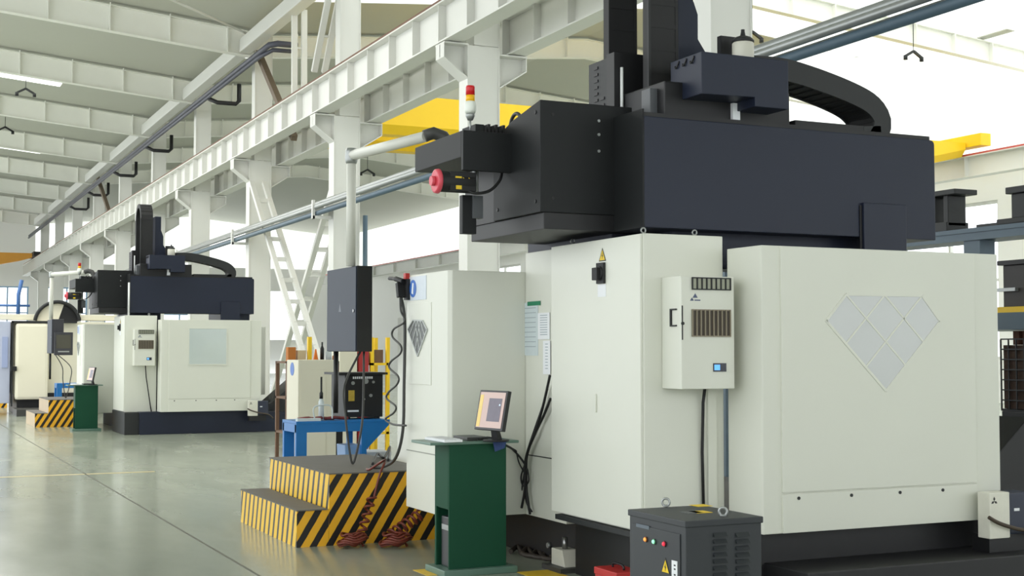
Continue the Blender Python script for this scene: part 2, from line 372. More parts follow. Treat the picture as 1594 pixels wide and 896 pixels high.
def skylight(x0, x1, y0, y1, label):
    z = lambda x, y: hz(roof_z(x), y) - .03
    t = MB(); t.hexa([(x0, y0, z(x0, y0)), (x1, y0, z(x1, y0)), (x1, y1, z(x1, y1)), (x0, y1, z(x0, y1))], [(x0, y0, z(x0, y0) - .03), (x1, y0, z(x1, y0) - .03), (x1, y1, z(x1, y1) - .03), (x0, y1, z(x0, y1) - .03)])
    tag(t.build('roof_light', skyl), label, 'roof light')
a = at(100, 135, Z=11.1); skylight(0.3, a.x, a.y, a.y + 1.3, 'bright roof light panel between the second and third roof beams at left')
a = at(68, 240, Z=10.9); skylight(1.0, a.x, a.y, a.y + 1.6, 'thin bright roof light panel further along the left roof')

a, b = at(255, -6, Y=33.5), at(386, 53, Y=38.4)
tag(MB().cyl(a, b, .035, n=8).build('roof_tie', white_steel), 'thin white diagonal roof tie rod at the top left, reaching the eaves beam', 'tie rod')
def opaque_panel(q, label):
    P = [at(x, y, Z=10.6) for x, y in q]; x0, x1 = min(p.x for p in P), max(p.x for p in P); y0, y1 = min(p.y for p in P), max(p.y for p in P)
    z = lambda x, y: hz(roof_z(x), y) - .01
    tag(MB().hexa([(x0, y0, z(x0, y0)), (x1, y0, z(x1, y0)), (x1, y1, z(x1, y1)), (x0, y1, z(x0, y1))], [(x0, y0, z(x0, y0) - .03), (x1, y0, z(x1, y0) - .03), (x1, y1, z(x1, y1) - .03), (x0, y1, z(x0, y1) - .03)]).build('roof_panel', roofm), label, 'roof panel')
opaque_panel(((1480, 100), (1580, 78)), 'grey opaque panel in the bright roof at the top right')
opaque_panel(((1250, 165), (1310, 150)), 'grey opaque panel in the bright roof just right of the cable loop')
# dark conduit with drop loops
cm = M('dark_blue_grey_pipe', (74, 76, 88), 0.45)
p0, p1 = at(458, 70, Y=36.2), at(420, 68, Y=36.0)
t = thing('roof_pipe', (9.55, 36, hz(10.1, 36)), 'dark grey pipe pair running under the eaves towards the far end', 'pipe')
m = MB(); m.tube([(10.4, 36.0, hz(10.17, 36)), (9.85, 36.0, hz(10.17, 36)), (9.66, 36.2, hz(10.15, 36)), (9.6, 36.8, hz(10.1, 37)), (9.6, 99, hz(10.08, 99))], .085); m.build('upper_pipe', cm, t)
m = MB(); m.tube([(10.4, 36.25, hz(10.05, 36)), (9.8, 36.3, hz(10.05, 36)), (9.58, 36.9, hz(9.96, 37)), (9.55, 99, hz(9.94, 99))], .06); m.build('lower_pipe', cm, t)
for y in (43, 54, 62, 70, 77):
    z = hz(9.9, y); MB().tube([(9.6, y + .3, z), (9.8, y, z - .15), (10.4, y, z - .15), (10.5, y, z - .05), (10.5, y, z + .5)], .07).build('drop_pipe', rubber, t)
for (q0, q1, lb) in (((402, 82), (458, 215), 'brown diagonal strut passing behind the crane girder, near the pipe bend'), ((150, 270), (170, 330), 'brown diagonal strut further down the hall')):
    a, b = at(*q0, X=9.885), at(*q1, X=9.885)
    tag(MB().bar(a, (a.x, b.y, b.z), .16, .16).build('strut', brown), lb, 'strut')
# roof posts between eaves and girder
for (xa, xb, ya, yb, lb) in ((466, 466, 15, 135, 'white double post between crane girder and roof'), (519, 497, 0, 112, 'white slanted double brace beside the column above the girder')):
    a, b = at(xa, ya, X=9.85), at(xb, yb, X=9.85); m = MB()
    for d in (-.13, .13): m.bar((a.x + d, a.y, a.z), (b.x + d, b.y, hz(8.1, b.y) if xa == xb else b.z), .14, .1)
    m.bar((a.x - .1, (a.y + b.y) / 2, (a.z + b.z) / 2), (a.x + .1, (a.y + b.y) / 2, (a.z + b.z) / 2), .05, .05)
    tag(m.build('roof_brace', white_steel), lb, 'brace')
# lattice X brace between two columns
def lattice(p, q, sep, label):
    m = MB(); p = Vector(p); q = Vector(q); s = Vector((sep, 0, 0)); L = (q - p).length
    for k in (-1, 1): m.bar(p + s * k, q + s * k, .13, .12)
    n = int(L / .85)
    for i in range(1, n):
        c = p.lerp(q, i / n); m.bar(c - s, c + s, .08, .12)
    tag(m.build('lattice_brace', white_steel), label, 'brace', 'crossed lattice braces')
a = at(403, 283, X=9.95); lattice((9.95, 38.42, a.z), (9.95, 31.34, 0), .19, 'white ladder-like lattice brace sloping down to the right, toward the hanging control box')
a = at(511, 238, X=10.52); lattice((10.52, 31.42, a.z), (10.52, 38.44, 0), .2, 'white lattice brace like a ladder sloping down to the left, crossing the other')

# horizontal service pipes on the column faces
t = thing('service_pipes', (9.5, 30, 5.0), 'bundle of grey service pipes running along the columns', 'pipes')
for i, (dx, dz, r, mm) in enumerate(((0, .13, .07, galv), (-.16, .02, .055, galv), (.04, -.05, .06, galv), (-.1, -.12, .06, slate))):
    MB().tube([(9.55 + dx, 3, hz(5.12 + dz, 5)), (9.55 + dx, 70, hz(5.12 + dz, 70))], r, 12).build('pipe', mm, t)
for y in YK[1:8]:
    MB().box(9.32, 9.78, y - .05, y + .05, hz(4.86, y), hz(4.93, y)).box(9.31, 9.37, y - .05, y + .05, hz(4.86, y), hz(5.3, y)).build('pipe_bracket', white_steel, t)
tag(MB().cyl((10.5, 30.5, 0), (10.5, 30.5, 4.9), .06).build('drop_pipe', slate), 'thin blue grey drop pipe on the column behind the hanging control box', 'pipe')

# yellow travelling crane over the right bay
t = thing('overhead_crane', (21, 32, 8.1), 'bright yellow overhead crane spanning the right bay behind the near machine', 'overhead crane')
def crane_girder(t, y, x0, x1, z0, z1, name):
    m = MB()
    sec = lambda x, zb: [(x, y, z1), (x, y, min(zb + .22, z1 - .1)), (x, y + .18, zb), (x, y + .62, zb), (x, y + .8, min(zb + .22, z1 - .1)), (x, y + .8, z1)]
    m.hexa(sec(x0, z0), sec(x1 - 2.6, z0)); m.hexa(sec(x1 - 2.6, z0), sec(x1, z1 - .42)); m.build(name, yellow, t)
crane_girder(t, 32.2, 11.0, 30.9, 7.2, 8.2, 'front_girder'); crane_girder(t, 34.8, 11.0, 30.9, 7.2, 8.2, 'rear_girder')
for x in (10.62, 30.95): MB().box(x, x + .42, 31.6, 36.2, 8.06, 8.45).build('end_carriage', yellow, t, bevel=.02)
tl = thing('overhead_crane', (0, 93, 7.6), 'ochre overhead crane far down the left bay', 'overhead crane')
ochre = M('ochre_crane_paint', (226, 160, 62), 0.5)
MB().prism([(-10, 93, 7.2), (7.0, 93, 7.2), (8.4, 93, 7.5), (9.2, 93, 7.75), (9.2, 93, 8.02), (-10, 93, 8.02)], (0, .7, 0)).build('girder', ochre, tl)
MB().box(9.2, 9.62, 92.0, 95.0, 7.79, 8.07).build('end_carriage', black, tl)

# small dark roof fixtures
for i, (px, py, Z, lb) in enumerate(((40, 143, 11.0, 'small dark hooked roof fixture nearest the bright roof light panel'), (8, 202, 10.9, 'small dark hooked roof fixture at the left picture edge'), (572, 268, 9.6, 'small dark hooked fixture below the roof beyond the crane girder, by the column'),
        (1422, 86, 10.3, 'small hooked fixture on the bright roof right of the cable loop'), (1171, 56, 10.2, 'small hooked fixture beside the machine motor against the roof'))):
    c = at(px, py, Z=Z); m = MB(); zt = hz(roof_z(c.x), c.y)
    m.bar(c + Vector((-.3, 0, -.05)), c + Vector((0, 0, .12)), .07, .07).bar(c + Vector((.3, 0, -.05)), c + Vector((0, 0, .12)), .07, .07).cyl(c + Vector((-.3, 0, -.16)), c + Vector((-.3, 0, -.03)), .06).cyl(c + Vector((.3, 0, -.16)), c + Vector((.3, 0, -.03)), .06)
    m.cyl(c + Vector((0, 0, .1)), (c.x, c.y, zt + .01), .012)
    tag(m.build('roof_fixture', char), lb, 'lamp')

# ------------------------------------------------------------------ the machining centres
PY = 7.52                       # plane of the side enclosure's face
def bolt(m, p, ax, r=.009, h=.006):
    p = Vector(p); m.cyl(p, p + Vector(ax) * h, r, n=8)
def chain_links(path, wv, th, parent, name, mat, hole=True):
    "an energy chain: side plates, cross bars and links along a path"
    P = [Vector(p) for p in path]; a = Vector(wv); o = None; ya = a.normalized() * .012
    for s in (-1, 1):
        m = MB().sweep([p + a * s for p in P], ya, th)
        if o is None: o = m.build(name, mat, parent)
        else: m.build('side_plate', mat, o)
    nn = []
    for i in range(len(P)):
        d = (P[min(i + 1, len(P) - 1)] - P[max(i - 1, 0)]).normalized(); nn.append(d.cross(a).normalized() * th * .40)
    for s in (-1, 1): MB().sweep([p + n * s for p, n in zip(P, nn)], a, .010).build('link_band', rubber if name != 'cable_chain' else mat, o)
    for i in range(0, len(P) - 1, 2):
        for s in (-1, 1):
            m = MB(); c = P[i] + nn[i] * s * 1.12; d = (P[i + 1] - P[i]).normalized() * .016; n = nn[i].normalized()
            m.hexa([c - a - d - n * .004, c - a + d - n * .004, c - a + d + n * .004, c - a - d + n * .004], [c + a - d - n * .004, c + a + d - n * .004, c + a + d + n * .004, c + a - d + n * .004]); m.build('cross_bar', rubber, o)
    return o
def resample(path, step):
    P = [Vector(p) for p in path]; out = [P[0]]; acc = 0
    for p, q in zip(P[:-1], P[1:]):
        L = (q - p).length; s = step - acc
        while s <= L: out.append(p.lerp(q, s / L)); s += step
        acc = L - (s - step)
    out.append(P[-1]); return out
def tri_sign(c, u, v, s, n, parent, name='warning_sign'):
    "yellow triangle with a black border and bolt mark; u, v span its plane, n is its normal"
    c = Vector(c); u = Vector(u) * s; v = Vector(v) * s; n = Vector(n)
    m = MB(); m.prism([c - u * .55 - v * .45, c + u * .55 - v * .45, c + v * .55], n * .002)
    o = m.build(name, MATS['sign_black'], parent)
    m = MB(); m.prism([c - u * .42 - v * .38 + n * .002, c + u * .42 - v * .38 + n * .002, c + v * .40 + n * .002], n * .001); m.build('yellow_field', MATS['sign_yellow'], o)
    m = MB(); m.prism([c + u * .05 + v * .2 + n * .003, c - u * .1 - v * .08 + n * .003, c + u * .0 - v * .06 + n * .003, c - u * .02 - v * .3 + n * .003, c + u * .12 - v * .0 + n * .003, c + u * .03 - v * .02 + n * .003], n * .001); m.build('flash_mark', MATS['sign_black'], o)
    return o
M('sign_black', (30, 30, 28), 0.5); M('sign_yellow', (236, 200, 30), 0.5); M('logo_blue', (44, 104, 190), 0.4, var=.2, scale=20); M('lamp_white', (236, 240, 230), 0.3)
M('display_black', (24, 30, 44), 0.2); M('vent_dark', (70, 62, 52), 0.6); M('grille_grey', (168, 170, 150), 0.5)

def machine(far, label):
    t = thing('machining_center', (6.1, 9.4, 0), label, 'machine')
    # --- base casting
    m = MB(); m.box(5.0, 7.55, 7.66, 12.6, 0, .47).box(4.86, 5.2, 8.05, 9.2, .0, .40)
    if not far: m.box(5.5, 8.1, 7.18, 7.70, 0, .26)
    else: m.box(7.5, 8.1, 7.70, 9.0, 0, .42)
    m.build('base', black if not far else navy, t, bevel=.01)
    if not far:
        m = MB()
        for (y, z) in ((9.75, .36), (9.35, .33), (9.15, .17), (9.9, .12)): m.cyl((5.0, y, z), (4.975, y, z), .022, n=10)
        m.build('base_bolt', galv, t)
    # --- side enclosure
    m = MB(); zt, zb = 2.409, .47
    m.prism([(5.397, PY + .004, zb), (7.508, PY + .004, zb), (7.508, 7.93, zb), (5.397, 7.93, zb)], (0, 0, zt - zb))
    enc = m.build('side_enclosure', cream, t, bevel=.006)
    sx0, sx1 = at(1215, 600, Y=PY).x, at(1518, 600, Y=PY).x; zk = at(1215, 768, Y=PY).z
    MB().box(sx0 + .004, sx1 - .004, PY - .012, PY + .01, zk + .005, zt - .003).build('front_panel', cream, t, bevel=.004)
    k = MB().box(sx0 + .004, sx1 - .004, PY - .014, PY + .01, zb + .002, zk - .005).build('kick_panel', cream, t, bevel=.004)
    for x in (.14, .62, 1.08, 1.5, 1.92):
        if sx0 + x < sx1: mm = MB(); bolt(mm, (sx0 + x * .93, PY - .014, zk - .035), (0, -1, 0), .012); mm.build('bolt', char, k)
    if not far:
        P = [at(x, y, Y=PY) for x, y in ((1315, 458), (1433, 460), (1461, 500), (1377, 608), (1284, 499))]
        wnd = MB().prism([p + Vector((0, -.014, 0)) for p in P], (0, .006, 0)).build('diamond_window', glass, t)
        m = MB(); n = len(P)
        for i in range(n): m.bar(P[i] + Vector((0, -.013, 0)), P[(i + 1) % n] + Vector((0, -.013, 0)), .010, .018)
        A, B, C_, D, E_ = P
        mid = (A + B) / 2
        # lattice: two families of bars parallel to the lower edges
        def cut(p, d, poly):
            ts = []
            for i in range(len(poly)):
                a, b = poly[i], poly[(i + 1) % len(poly)]; e = b - a; den = d.x * e.z - d.z * e.x
                if abs(den) < 1e-9: continue
                u = ((a.x - p.x) * e.z - (a.z - p.z) * e.x) / den; s = ((a.x - p.x) * d.z - (a.z - p.z) * d.x) / den
                if -1e-6 <= s <= 1 + 1e-6: ts.append(u)
            return (p + d * min(ts), p + d * max(ts)) if len(ts) > 1 else None
        for d, pts in (((D - E_).normalized(), (A, mid, B)), ((D - C_).normalized(), (A, mid, B))):
            for p in pts:
                q = cut(p + Vector((0, 0, -1e-3)), d, P)
                if q and (q[1] - q[0]).length > .1: m.bar(q[0] + Vector((0, -.013, 0)), q[1] + Vector((0, -.013, 0)), .008, .012)
        m.build('window_frame', cream, wnd)
    else:
        x0, x1 = 5.397 + (7.508 - 5.397) * .27, 5.397 + (7.508 - 5.397) * .64
        wnd = MB().box(x0, x1, PY - .02, PY - .012, 1.47, 2.22).build('window_pane', M('blue_grey_glass', (196, 206, 203), .1, var=.12, scale=1.2), t)
        MB().box(x0 - .02, x1 + .02, PY - .024, PY - .012, 1.45, 1.47).box(x0 - .02, x1 + .02, PY - .024, PY - .012, 2.22, 2.24).box(x0 - .02, x0, PY - .024, PY - .012, 1.47, 2.22).box(x1, x1 + .02, PY - .024, PY - .012, 1.47, 2.22).build('window_frame', cream, wnd)
    # --- electrical cabinet
    cx, cy, cz0, cz1 = 4.74, 7.965, .465, 2.5
    yb = at(858, 600, X=4.72).y
    cab = MB().box(cx, 5.385, cy, yb, cz0, cz1).build('electrical_cabinet', cream, t, bevel=.006)
    dr = MB().box(4.72, cx, cy + .012, yb - .004, cz0 + .01, cz1 - .004).build('cabinet_door', cream, t, bevel=.004)
    c = at(937, 425, X=4.72)
    m = MB().box(4.70, 4.72, c.y - .055, c.y + .055, c.z - .075, c.z + .075); m.box(4.665, 4.70, c.y - .02, c.y + .055, c.z - .05, c.z + .04); m.cyl((4.72, c.y, c.z), (4.69, c.y, c.z), .05)
    m.build('rotary_switch', rubber, dr, bevel=.004)
    c2 = at(938, 397, X=4.72); tri_sign((4.7195, c2.y, c2.z), (0, -1, 0), (0, 0, 1), .095, (-1, 0, 0), dr)
    c3 = at(937, 452, X=4.72); MB().box(4.718, 4.72, c3.y - .06, c3.y + .06, c3.z - .045, c3.z + .045).build('label_plate', paper, dr)
    if not far:
        c4 = at(928, 627, X=4.72); MB().box(4.708, 4.72, c4.y - .012, c4.y + .012, c4.z - .065, c4.z + .065).build('door_latch', cream, dr, bevel=.003)
        e0 = at(866, 800, X=4.71); MB().box(4.70, 4.80, 8.02, e0.y, .425, .462).build('bottom_rail', char, t)
    for ey, ex in ((8.1, 4.82), (8.1, 5.24), (9.15, 4.82)):
        MB().cyl((ex, ey, cz1 - .002), (ex, ey, cz1 + .02), .012, n=8).tube(arc((ex, ey, cz1 + .032), .018, 0, 2 * math.pi, 12, (1, 0, 0), (0, 0, 1))[:-1], .006, 6, closed=True).build('lifting_eye', galv, cab)
    if far:
        MB().box(4.70, 5.385, 7.72, yb, 0, .465).build('cabinet_plinth', char, t, bevel=.01)
    # --- cooling unit on the cabinet
    ax0, ax1, ay0, az0, az1 = 4.882, min(5.385, at(1143, 500, Y=7.715).x), 7.715, 1.44, 2.2
    ac = MB().box(ax0, ax1, ay0, 7.963, az0, az1).build('cooling_unit', cream, t, bevel=.006)
    def onf(x, y): p = at(x, y, Y=ay0); return p.x, p.z
    for (xa, ya, xb, yb_, nm, mt, nb) in ((1077, 431, 1136, 452, 'air_inlet_grille', 'grille_grey', 8), (1077, 481, 1136, 524, 'air_outlet_grille', 'vent_dark', 9)):
        x0, z1_ = onf(xa, ya); x1, z0_ = onf(xb, yb_)
        g = MB().box(x0, x1, ay0 - .004, ay0 + .002, z0_, z1_).build(nm, MATS[mt], ac)
        m = MB()
        for i in range(nb + 1):
            x = x0 + (x1 - x0) * i / nb; m.box(x - .0045, x + .0045, ay0 - .012, ay0 - .004, z0_, z1_)
        m.box(x0, x1, ay0 - .01, ay0 - .004, z1_ - .008, z1_).box(x0, x1, ay0 - .01, ay0 - .004, z0_, z0_ + .008); m.build('grille_bar', char if nm == 'air_inlet_grille' else M('brown_grey_bar', (138, 128, 108), .5), g)
    x0, z1_ = onf(1110, 565); x1, z0_ = onf(1130, 578)
    d = MB().box(x0, x1, ay0 - .006, ay0, z0_, z1_).build('temperature_display', MATS['display_black'], ac)
    MB().box(x0 + .006, x0 + (x1 - x0) * .5, ay0 - .0075, ay0 - .006, z0_ + .01, z1_ - .01).build('lit_digits', M('display_blue', (90, 160, 235), .3, emit=.8), d)
    x0, z1_ = onf(1074, 456); x1, z0_ = onf(1090, 468)
    m = MB(); xm = (x0 + x1) / 2
    m.prism([(xm - .02, ay0, z0_ + .02), (xm + .02, ay0, z0_ + .02), (xm, ay0, z1_)], (0, -.002, 0)).prism([(x0, ay0, z0_), (x0 + .03, ay0, z0_), (x0 + .015, ay0, z0_ + .022)], (0, -.002, 0)).box(x0 + .036, x1, ay0 - .002, ay0, z0_, z0_ + .008)
    m.build('maker_mark', M('grey_blue_print', (82, 92, 120), .5), ac)
    c5 = at(1050, 494, X=ax0); m = MB().box(ax0 - .012, ax0, c5.y + .03, c5.y + .045, c5.z - .06, c5.z + .06).box(ax0 - .012, ax0, c5.y - .03, c5.y + .03, c5.z + .05, c5.z + .06).box(ax0 - .012, ax0, c5.y - .03, c5.y + .03, c5.z - .06, c5.z - .05); m.build('recessed_grip', char, ac)
    m = MB().box(ax0 + .004, ax0 + .012, ay0 - .003, ay0 + .001, az0 + .33, az0 + .56).cyl((ax0 + .008, ay0 - .012, az0 + .44), (ax0 + .008, ay0, az0 + .44), .011, n=10); m.build('side_latch', char, ac)
    x, _ = onf(1112, 600)
    m = MB(); m.tube([(x + .05, 7.9, az0 + .03), (x + .05, 7.93, az0 - .1), (x + .05, 7.945, 1.0), (x + .06, 7.945, .5)] if not far else [(x, 7.9, az0 + .03), (x + .02, 7.9, 1.2), (x + .1, 7.92, .7), (x + .14, 7.94, .47)], .011); m.build('power_cable', rubber, t)
    if not far: MB().box(x + .10, x + .17, 7.945, 7.965, .5, az0).build('cable_duct', cream, t)
    # --- recessed door enclosure and operator side box
    MB().box(4.85, 5.35, yb + .005, 10.045, .362, 2.5).build('rear_door', cream, t, bevel=.006)
    MB().box(4.846, 4.85, yb + .03, 10.03, .845, .853).build('door_seam', char, t)
    bx = 4.17
    ob = MB().prism([(bx, 10.08, .362), (bx + .03, 10.05, .362), (5.35, 10.05, .362), (5.35, 11.0, .362), (bx, 11.0, .362)], (0, 0, 2.345 - .362)).build('operator_enclosure', cream, t, bevel=.006)
    MB().box(bx - .004, bx, 10.1, 10.99, .842, .85).build('panel_seam', M('seam_grey', (150, 152, 142), .6), ob)
    a, b = at(636, 597, X=bx), at(672, 470, X=bx)
    pl = MB().box(bx - .006, bx + .001, b.y, a.y, a.z, b.z).build('front_plate', cream, t, bevel=.003)
    Q = [at(x, y, X=bx) for x, y in ((645, 498), (660, 499), (667, 513), (652, 554), (637, 512))]
    wd = MB().prism([q + Vector((-.006, 0, 0)) for q in Q], (-.004, 0, 0)).build('diamond_grille', M('dark_grey_mesh', (112, 114, 114), .5), pl)
    m = MB()
    for i in range(5): m.bar(Q[i] + Vector((-.012, 0, 0)), Q[(i + 1) % 5] + Vector((-.012, 0, 0)), .01, .012)
    for f in (.22, .5, .78):
        a1 = Q[0].lerp(Q[1], f); m.bar(a1 + Vector((-.012, 0, 0)), Q[3].lerp(Q[2], f) + Vector((-.012, 0, 0)), .008, .01); m.bar(a1 + Vector((-.012, 0, 0)), Q[4].lerp(Q[3], f) + Vector((-.012, 0, 0)), .008, .01)
    m.build('grille_bar', M('pale_grey_bar', (190, 193, 190), .5), wd)
    a, b = at(637, 468, X=bx), at(664, 428, X=bx)
    pp = MB().box(bx - .005, bx, b.y, a.y, a.z, b.z - .0).build('name_plate', M('pale_blue_plate', (206, 214, 222), .4, var=.06, scale=18), t)
    c = at(644, 449, X=bx); m = MB(); m.tube([(bx - .005, c.y, c.z), (bx - .009, c.y, c.z)], .075, 20); m.build('round_emblem', MATS['logo_blue'], pp)
    m = MB(); m.prism([(bx - .009, c.y + .03, c.z - .04), (bx - .009, c.y - .01, c.z - .05), (bx - .009, c.y - .02, c.z + .045), (bx - .009, c.y + .01, c.z + .05)], (-.001, 0, 0)); m.build('emblem_mark', paper, pp)
    MB().box(4.66, 5.35, 11.005, 12.55, .362, 2.02).build('work_area_door', cream, t, bevel=.01)
    # --- gantry: columns, beam, housings
    m = MB(); m.box(4.92, 5.6, 8.72, 10.15, .47, 2.62).box(5.2, 7.3, 8.35, 8.7, 2.30 if not far else 2.56, 2.62) ; m.build('gantry_column', navy, t, bevel=.01)
    m = MB(); m.box(6.9, 7.55, 8.72, 9.9, .47, 2.62); m.build('gantry_column', navy, t, bevel=.01)
    z0, z1 = 2.56, 3.345
    m = MB(); r = .035
    m.prism([(4.86, 8.15, z0), (7.50, 8.15, z0), (7.50, 8.15, z1 - r)] + [(7.50 - r + r * math.cos(a_), 8.15, z1 - r + r * math.sin(a_)) for a_ in (.5, 1.05)] + [(7.50 - r, 8.15, z1), (4.86, 8.15, z1)], (0, .43, 0))
    beam = m.build('cross_beam', navy, t, bevel=.006)
    MB().box(4.86, 7.46, 8.16, 8.56, z1, z1 + .03).build('beam_cap', black, beam)
    MB().box(5.0, 7.4, 8.6, 9.1, 2.62, 3.30).build('beam_casting', navy, t)
    px0, px1 = at(1345, 330, Y=8.12).x, at(1411, 330, Y=8.12).x
    MB().box(px0, px1, 8.12, 8.15, 2.2, 2.82).build('guide_cover', navy, t, bevel=.006)
    if not far: MB().box(px0 - .022, px0 - .002, 8.14, 8.15, 2.4, 2.80).build('painted_cover_shadow', black, t)  # black strip standing in for the shadow line along the cover
    # left housing
    hx = at(841, 250, Y=8.555).x
    hb = MB(); hb.prism([(hx, 8.555, 2.68), (hx, 9.36, 2.68), (hx, 9.36, 3.30), (hx, 9.02, 3.40), (hx, 8.555, 3.48)], (5.0 - hx, 0, 0))
    hbo = hb.build('drive_housing', housing, t, bevel=.006)
    MB().box(hx + .03, 5.0, 8.56, 9.85, 2.56, 2.68).build('lower_rail', black, t, bevel=.006)
    MB().box(hx + .14, 5.0, 9.36, 10.15, 2.66, 3.18).build('rear_housing', black, t, bevel=.006)
    for y, z in ((8.63, 3.40), (8.63, 2.76), (9.28, 2.76)): MB().cyl((hx, y, z), (hx - .006, y, z), .014, n=8).build('housing_screw', black, hbo)
    for x, z in ((4.72, 3.36), (4.72, 3.26), (4.72, 3.14)): MB().cyl((x, 8.555, z), (x, 8.548, z), .011, n=8).build('housing_screw', galv, hbo)
    for x, z in ((hx + .1, 3.38), (hx + .1, 2.78), (4.75, 2.78)): MB().cyl((x, 8.555, z), (x, 8.549, z), .011, n=8).build('housing_screw', black, hbo)
    MB().box(4.846, 4.860, 8.15, 8.58, z0, z1 + .05).build('beam_end_plate', housing, t)
    # cable tray and motor in front of the left housing
    ya = 9.04; ax = at(721, 225, Y=ya).x; za1, za0 = at(721, 202, Y=ya).z, at(721, 243, Y=ya).z; yt = at(646, 235, X=ax).y
    arm = MB().box(ax, hx + .01, ya, ya + .04, za0 - .10, za1).box(ax, hx + .01, ya + .04, yt, za0, za1).build('cable_tray', housing, t, bevel=.005)
    bx0 = at(750, 190, Y=ya + .1).x
    for i in range(6): MB().box(bx0 + .03 * i, bx0 + .018 + .03 * i, ya + .05, ya + .30, za1 - .001, za1 + .055 + .012 * (i % 2)).build('bellows_fold', rubber, arm)
    MB().box(at(736, 190, Y=ya + .1).x, bx0 - .004, ya + .05, ya + .3, za1 - .001, za1 + .06).build('bellows_block', housing, arm)
    c = at(703, 283, Y=ya + .12)
    mo = MB().tube([(c.x - .10, c.y, c.z), (c.x + .16, c.y, c.z)], .078, 20).box(c.x - .04, c.x + .17, c.y - .07, c.y + .07, c.z - .07, c.z + .07).build('axis_motor', rubber, t, bevel=.004)
    MB().tube([(c.x - .135, c.y, c.z), (c.x - .13, c.y, c.z), (c.x - .105, c.y, c.z), (c.x - .10, c.y, c.z)], [.075, .088, .092, .084], 20).tube([(c.x - .165, c.y, c.z), (c.x - .13, c.y, c.z)], .036, 14).build('motor_cap', pink, mo)
    fy = c.y - .072
    for k in range(2):
        x = c.x + .06 + .045 * k; MB().prism([(x, fy, c.z + .03), (x + .028, fy, c.z + .008), (x, fy, c.z - .014)], (0, -.002, 0)).build('warning_arrow', MATS['sign_yellow'], mo)
    x = c.x; MB().prism([(x, fy, c.z + .035), (x + .05, fy, c.z + .035), (x + .05, fy, c.z + .02), (x + .02, fy, c.z - .008), (x + .05, fy, c.z - .008), (x + .05, fy, c.z - .02), (x, fy, c.z - .02), (x, fy, c.z - .008), (x + .03, fy, c.z + .022), (x, fy, c.z + .022)], (0, -.002, 0)).build('warning_mark', MATS['sign_yellow'], mo)
    MB().box(x + .005, x + .05, fy - .002, fy, c.z - .06, c.z - .032).build('yellow_label', MATS['sign_yellow'], mo)
    a = at(740, 265, Y=ya + .14); MB().cyl((a.x, ya + .14, za0 - .002), (a.x, ya + .14, at(740, 302, Y=ya + .14).z), .024, n=12).build('ball_screw', galv, t)
    MB().tube(smooth([(c.x + .1, c.y - .05, c.z - .06), (c.x + .16, c.y - .08, c.z - .085), (c.x + .27, c.y - .08, c.z - .06), (c.x + .36, c.y - .06, c.z + .02), (c.x + .40, c.y - .02, c.z + .10)]), .011).build('motor_cable', rubber, t)
    p, q = at(720, 303, Y=ya + .2), at(736, 364, Y=ya + .2); MB().box(p.x, q.x + .03, ya + .2, ya + .26, q.z, p.z).build('slide_plate', housing, t, bevel=.005)
    p, q = at(736, 304, Y=ya + .18), at(752, 340, Y=ya + .18); MB().box(p.x + .002, q.x, ya + .18, ya + .26, q.z, p.z).build('bracket_plate', M('mid_grey_paint', (84, 87, 90), .45), t, bevel=.004)
    MB().box(hx + .02, hx + .16, 9.37, 9.95, 2.68, za0 - .002).build('slide_body', black, t)
    # signal lamp
    c = at(732, 190, Y=ya + .08); x, y, z = c.x, c.y, za1
    s = MB().cyl((x, y, z - .002), (x, y, z + .10), .008, n=8).lathe((x, y, z + .09), [(.02, 0), (.035, .03), (.035, .05)], 14).build('signal_lamp', galv, t)
    MB().lathe((x, y, z + .14), [(.036, 0), (.045, .02), (.045, .07), (.034, .09)], 14).build('white_lens', MATS['lamp_white'], s)
    MB().lathe((x, y, z + .23), [(.034, 0), (.034, .045)], 14).build('yellow_lens', M('amber_lens', (250, 190, 20), .3), s)
    MB().lathe((x, y, z + .275), [(.034, 0), (.034, .06), (.03, .07), (0, .072)], 14).build('red_lens', M('red_lens', (206, 24, 30), .3), s)
    MB().tube(arc((hx + .02, 9.0, 3.35), .1, .2, math.pi - .2, 12, (0, 1, 0), (0, 0, 1)), .014).build('hose_loop', dgrey, t)
    # --- tower: saddle, louvred box, chains, ram, head box
    MB().box(5.06, 6.15, 8.20, 9.2, z1 + .02, 3.62).build('saddle', black, t, bevel=.01)
    lv = MB().box(5.0, 5.36, 8.92, 9.22, z1 - .02, 3.92).build('louvred_box', char, t, bevel=.004)
    MB().box(4.99, 5.36, 8.80, 8.92, z1 - .02, 3.94).build('front_cover', black, lv)
    m = MB()
    for i in range(8):
        for j, y in enumerate((9.10, 9.0)):
            if j == 0 or i > 4: m.box(4.994, 5.0, y - .032, y + .032, 3.86 - .05 * i, 3.88 - .05 * i)
    m.build('louvre_slot', black, lv)
    xa, wd2 = 5.25, .115
    pth = [(xa, 8.56, 3.42), (xa, 8.56, 4.62)] + arc((xa, 8.86, 4.62), .30, math.pi, 0, 12, (0, 1, 0), (0, 0, 1)) + [(xa, 9.16, 4.62), (xa, 9.16, 3.42)]
    chain_links(resample(pth, .085), (wd2, 0, 0), .085, t, 'vertical_cable_chain', rubber)
    MB().box(5.11, 5.13, 8.50, 8.515, 3.42, 4.62).build('chain_guide', char, t)
    m = MB(); m.prism([(5.44, 8.62, 3.42), (5.70, 8.62, 3.42), (5.70, 8.62, 3.95), (5.62, 8.62, 4.06), (5.62, 8.62, 4.25), (5.57, 8.62, 4.38), (5.57, 8.62, 4.68), (5.44, 8.62, 4.68)], (0, .32, 0)); m.build('ram_cover', navy, t, bevel=.008)
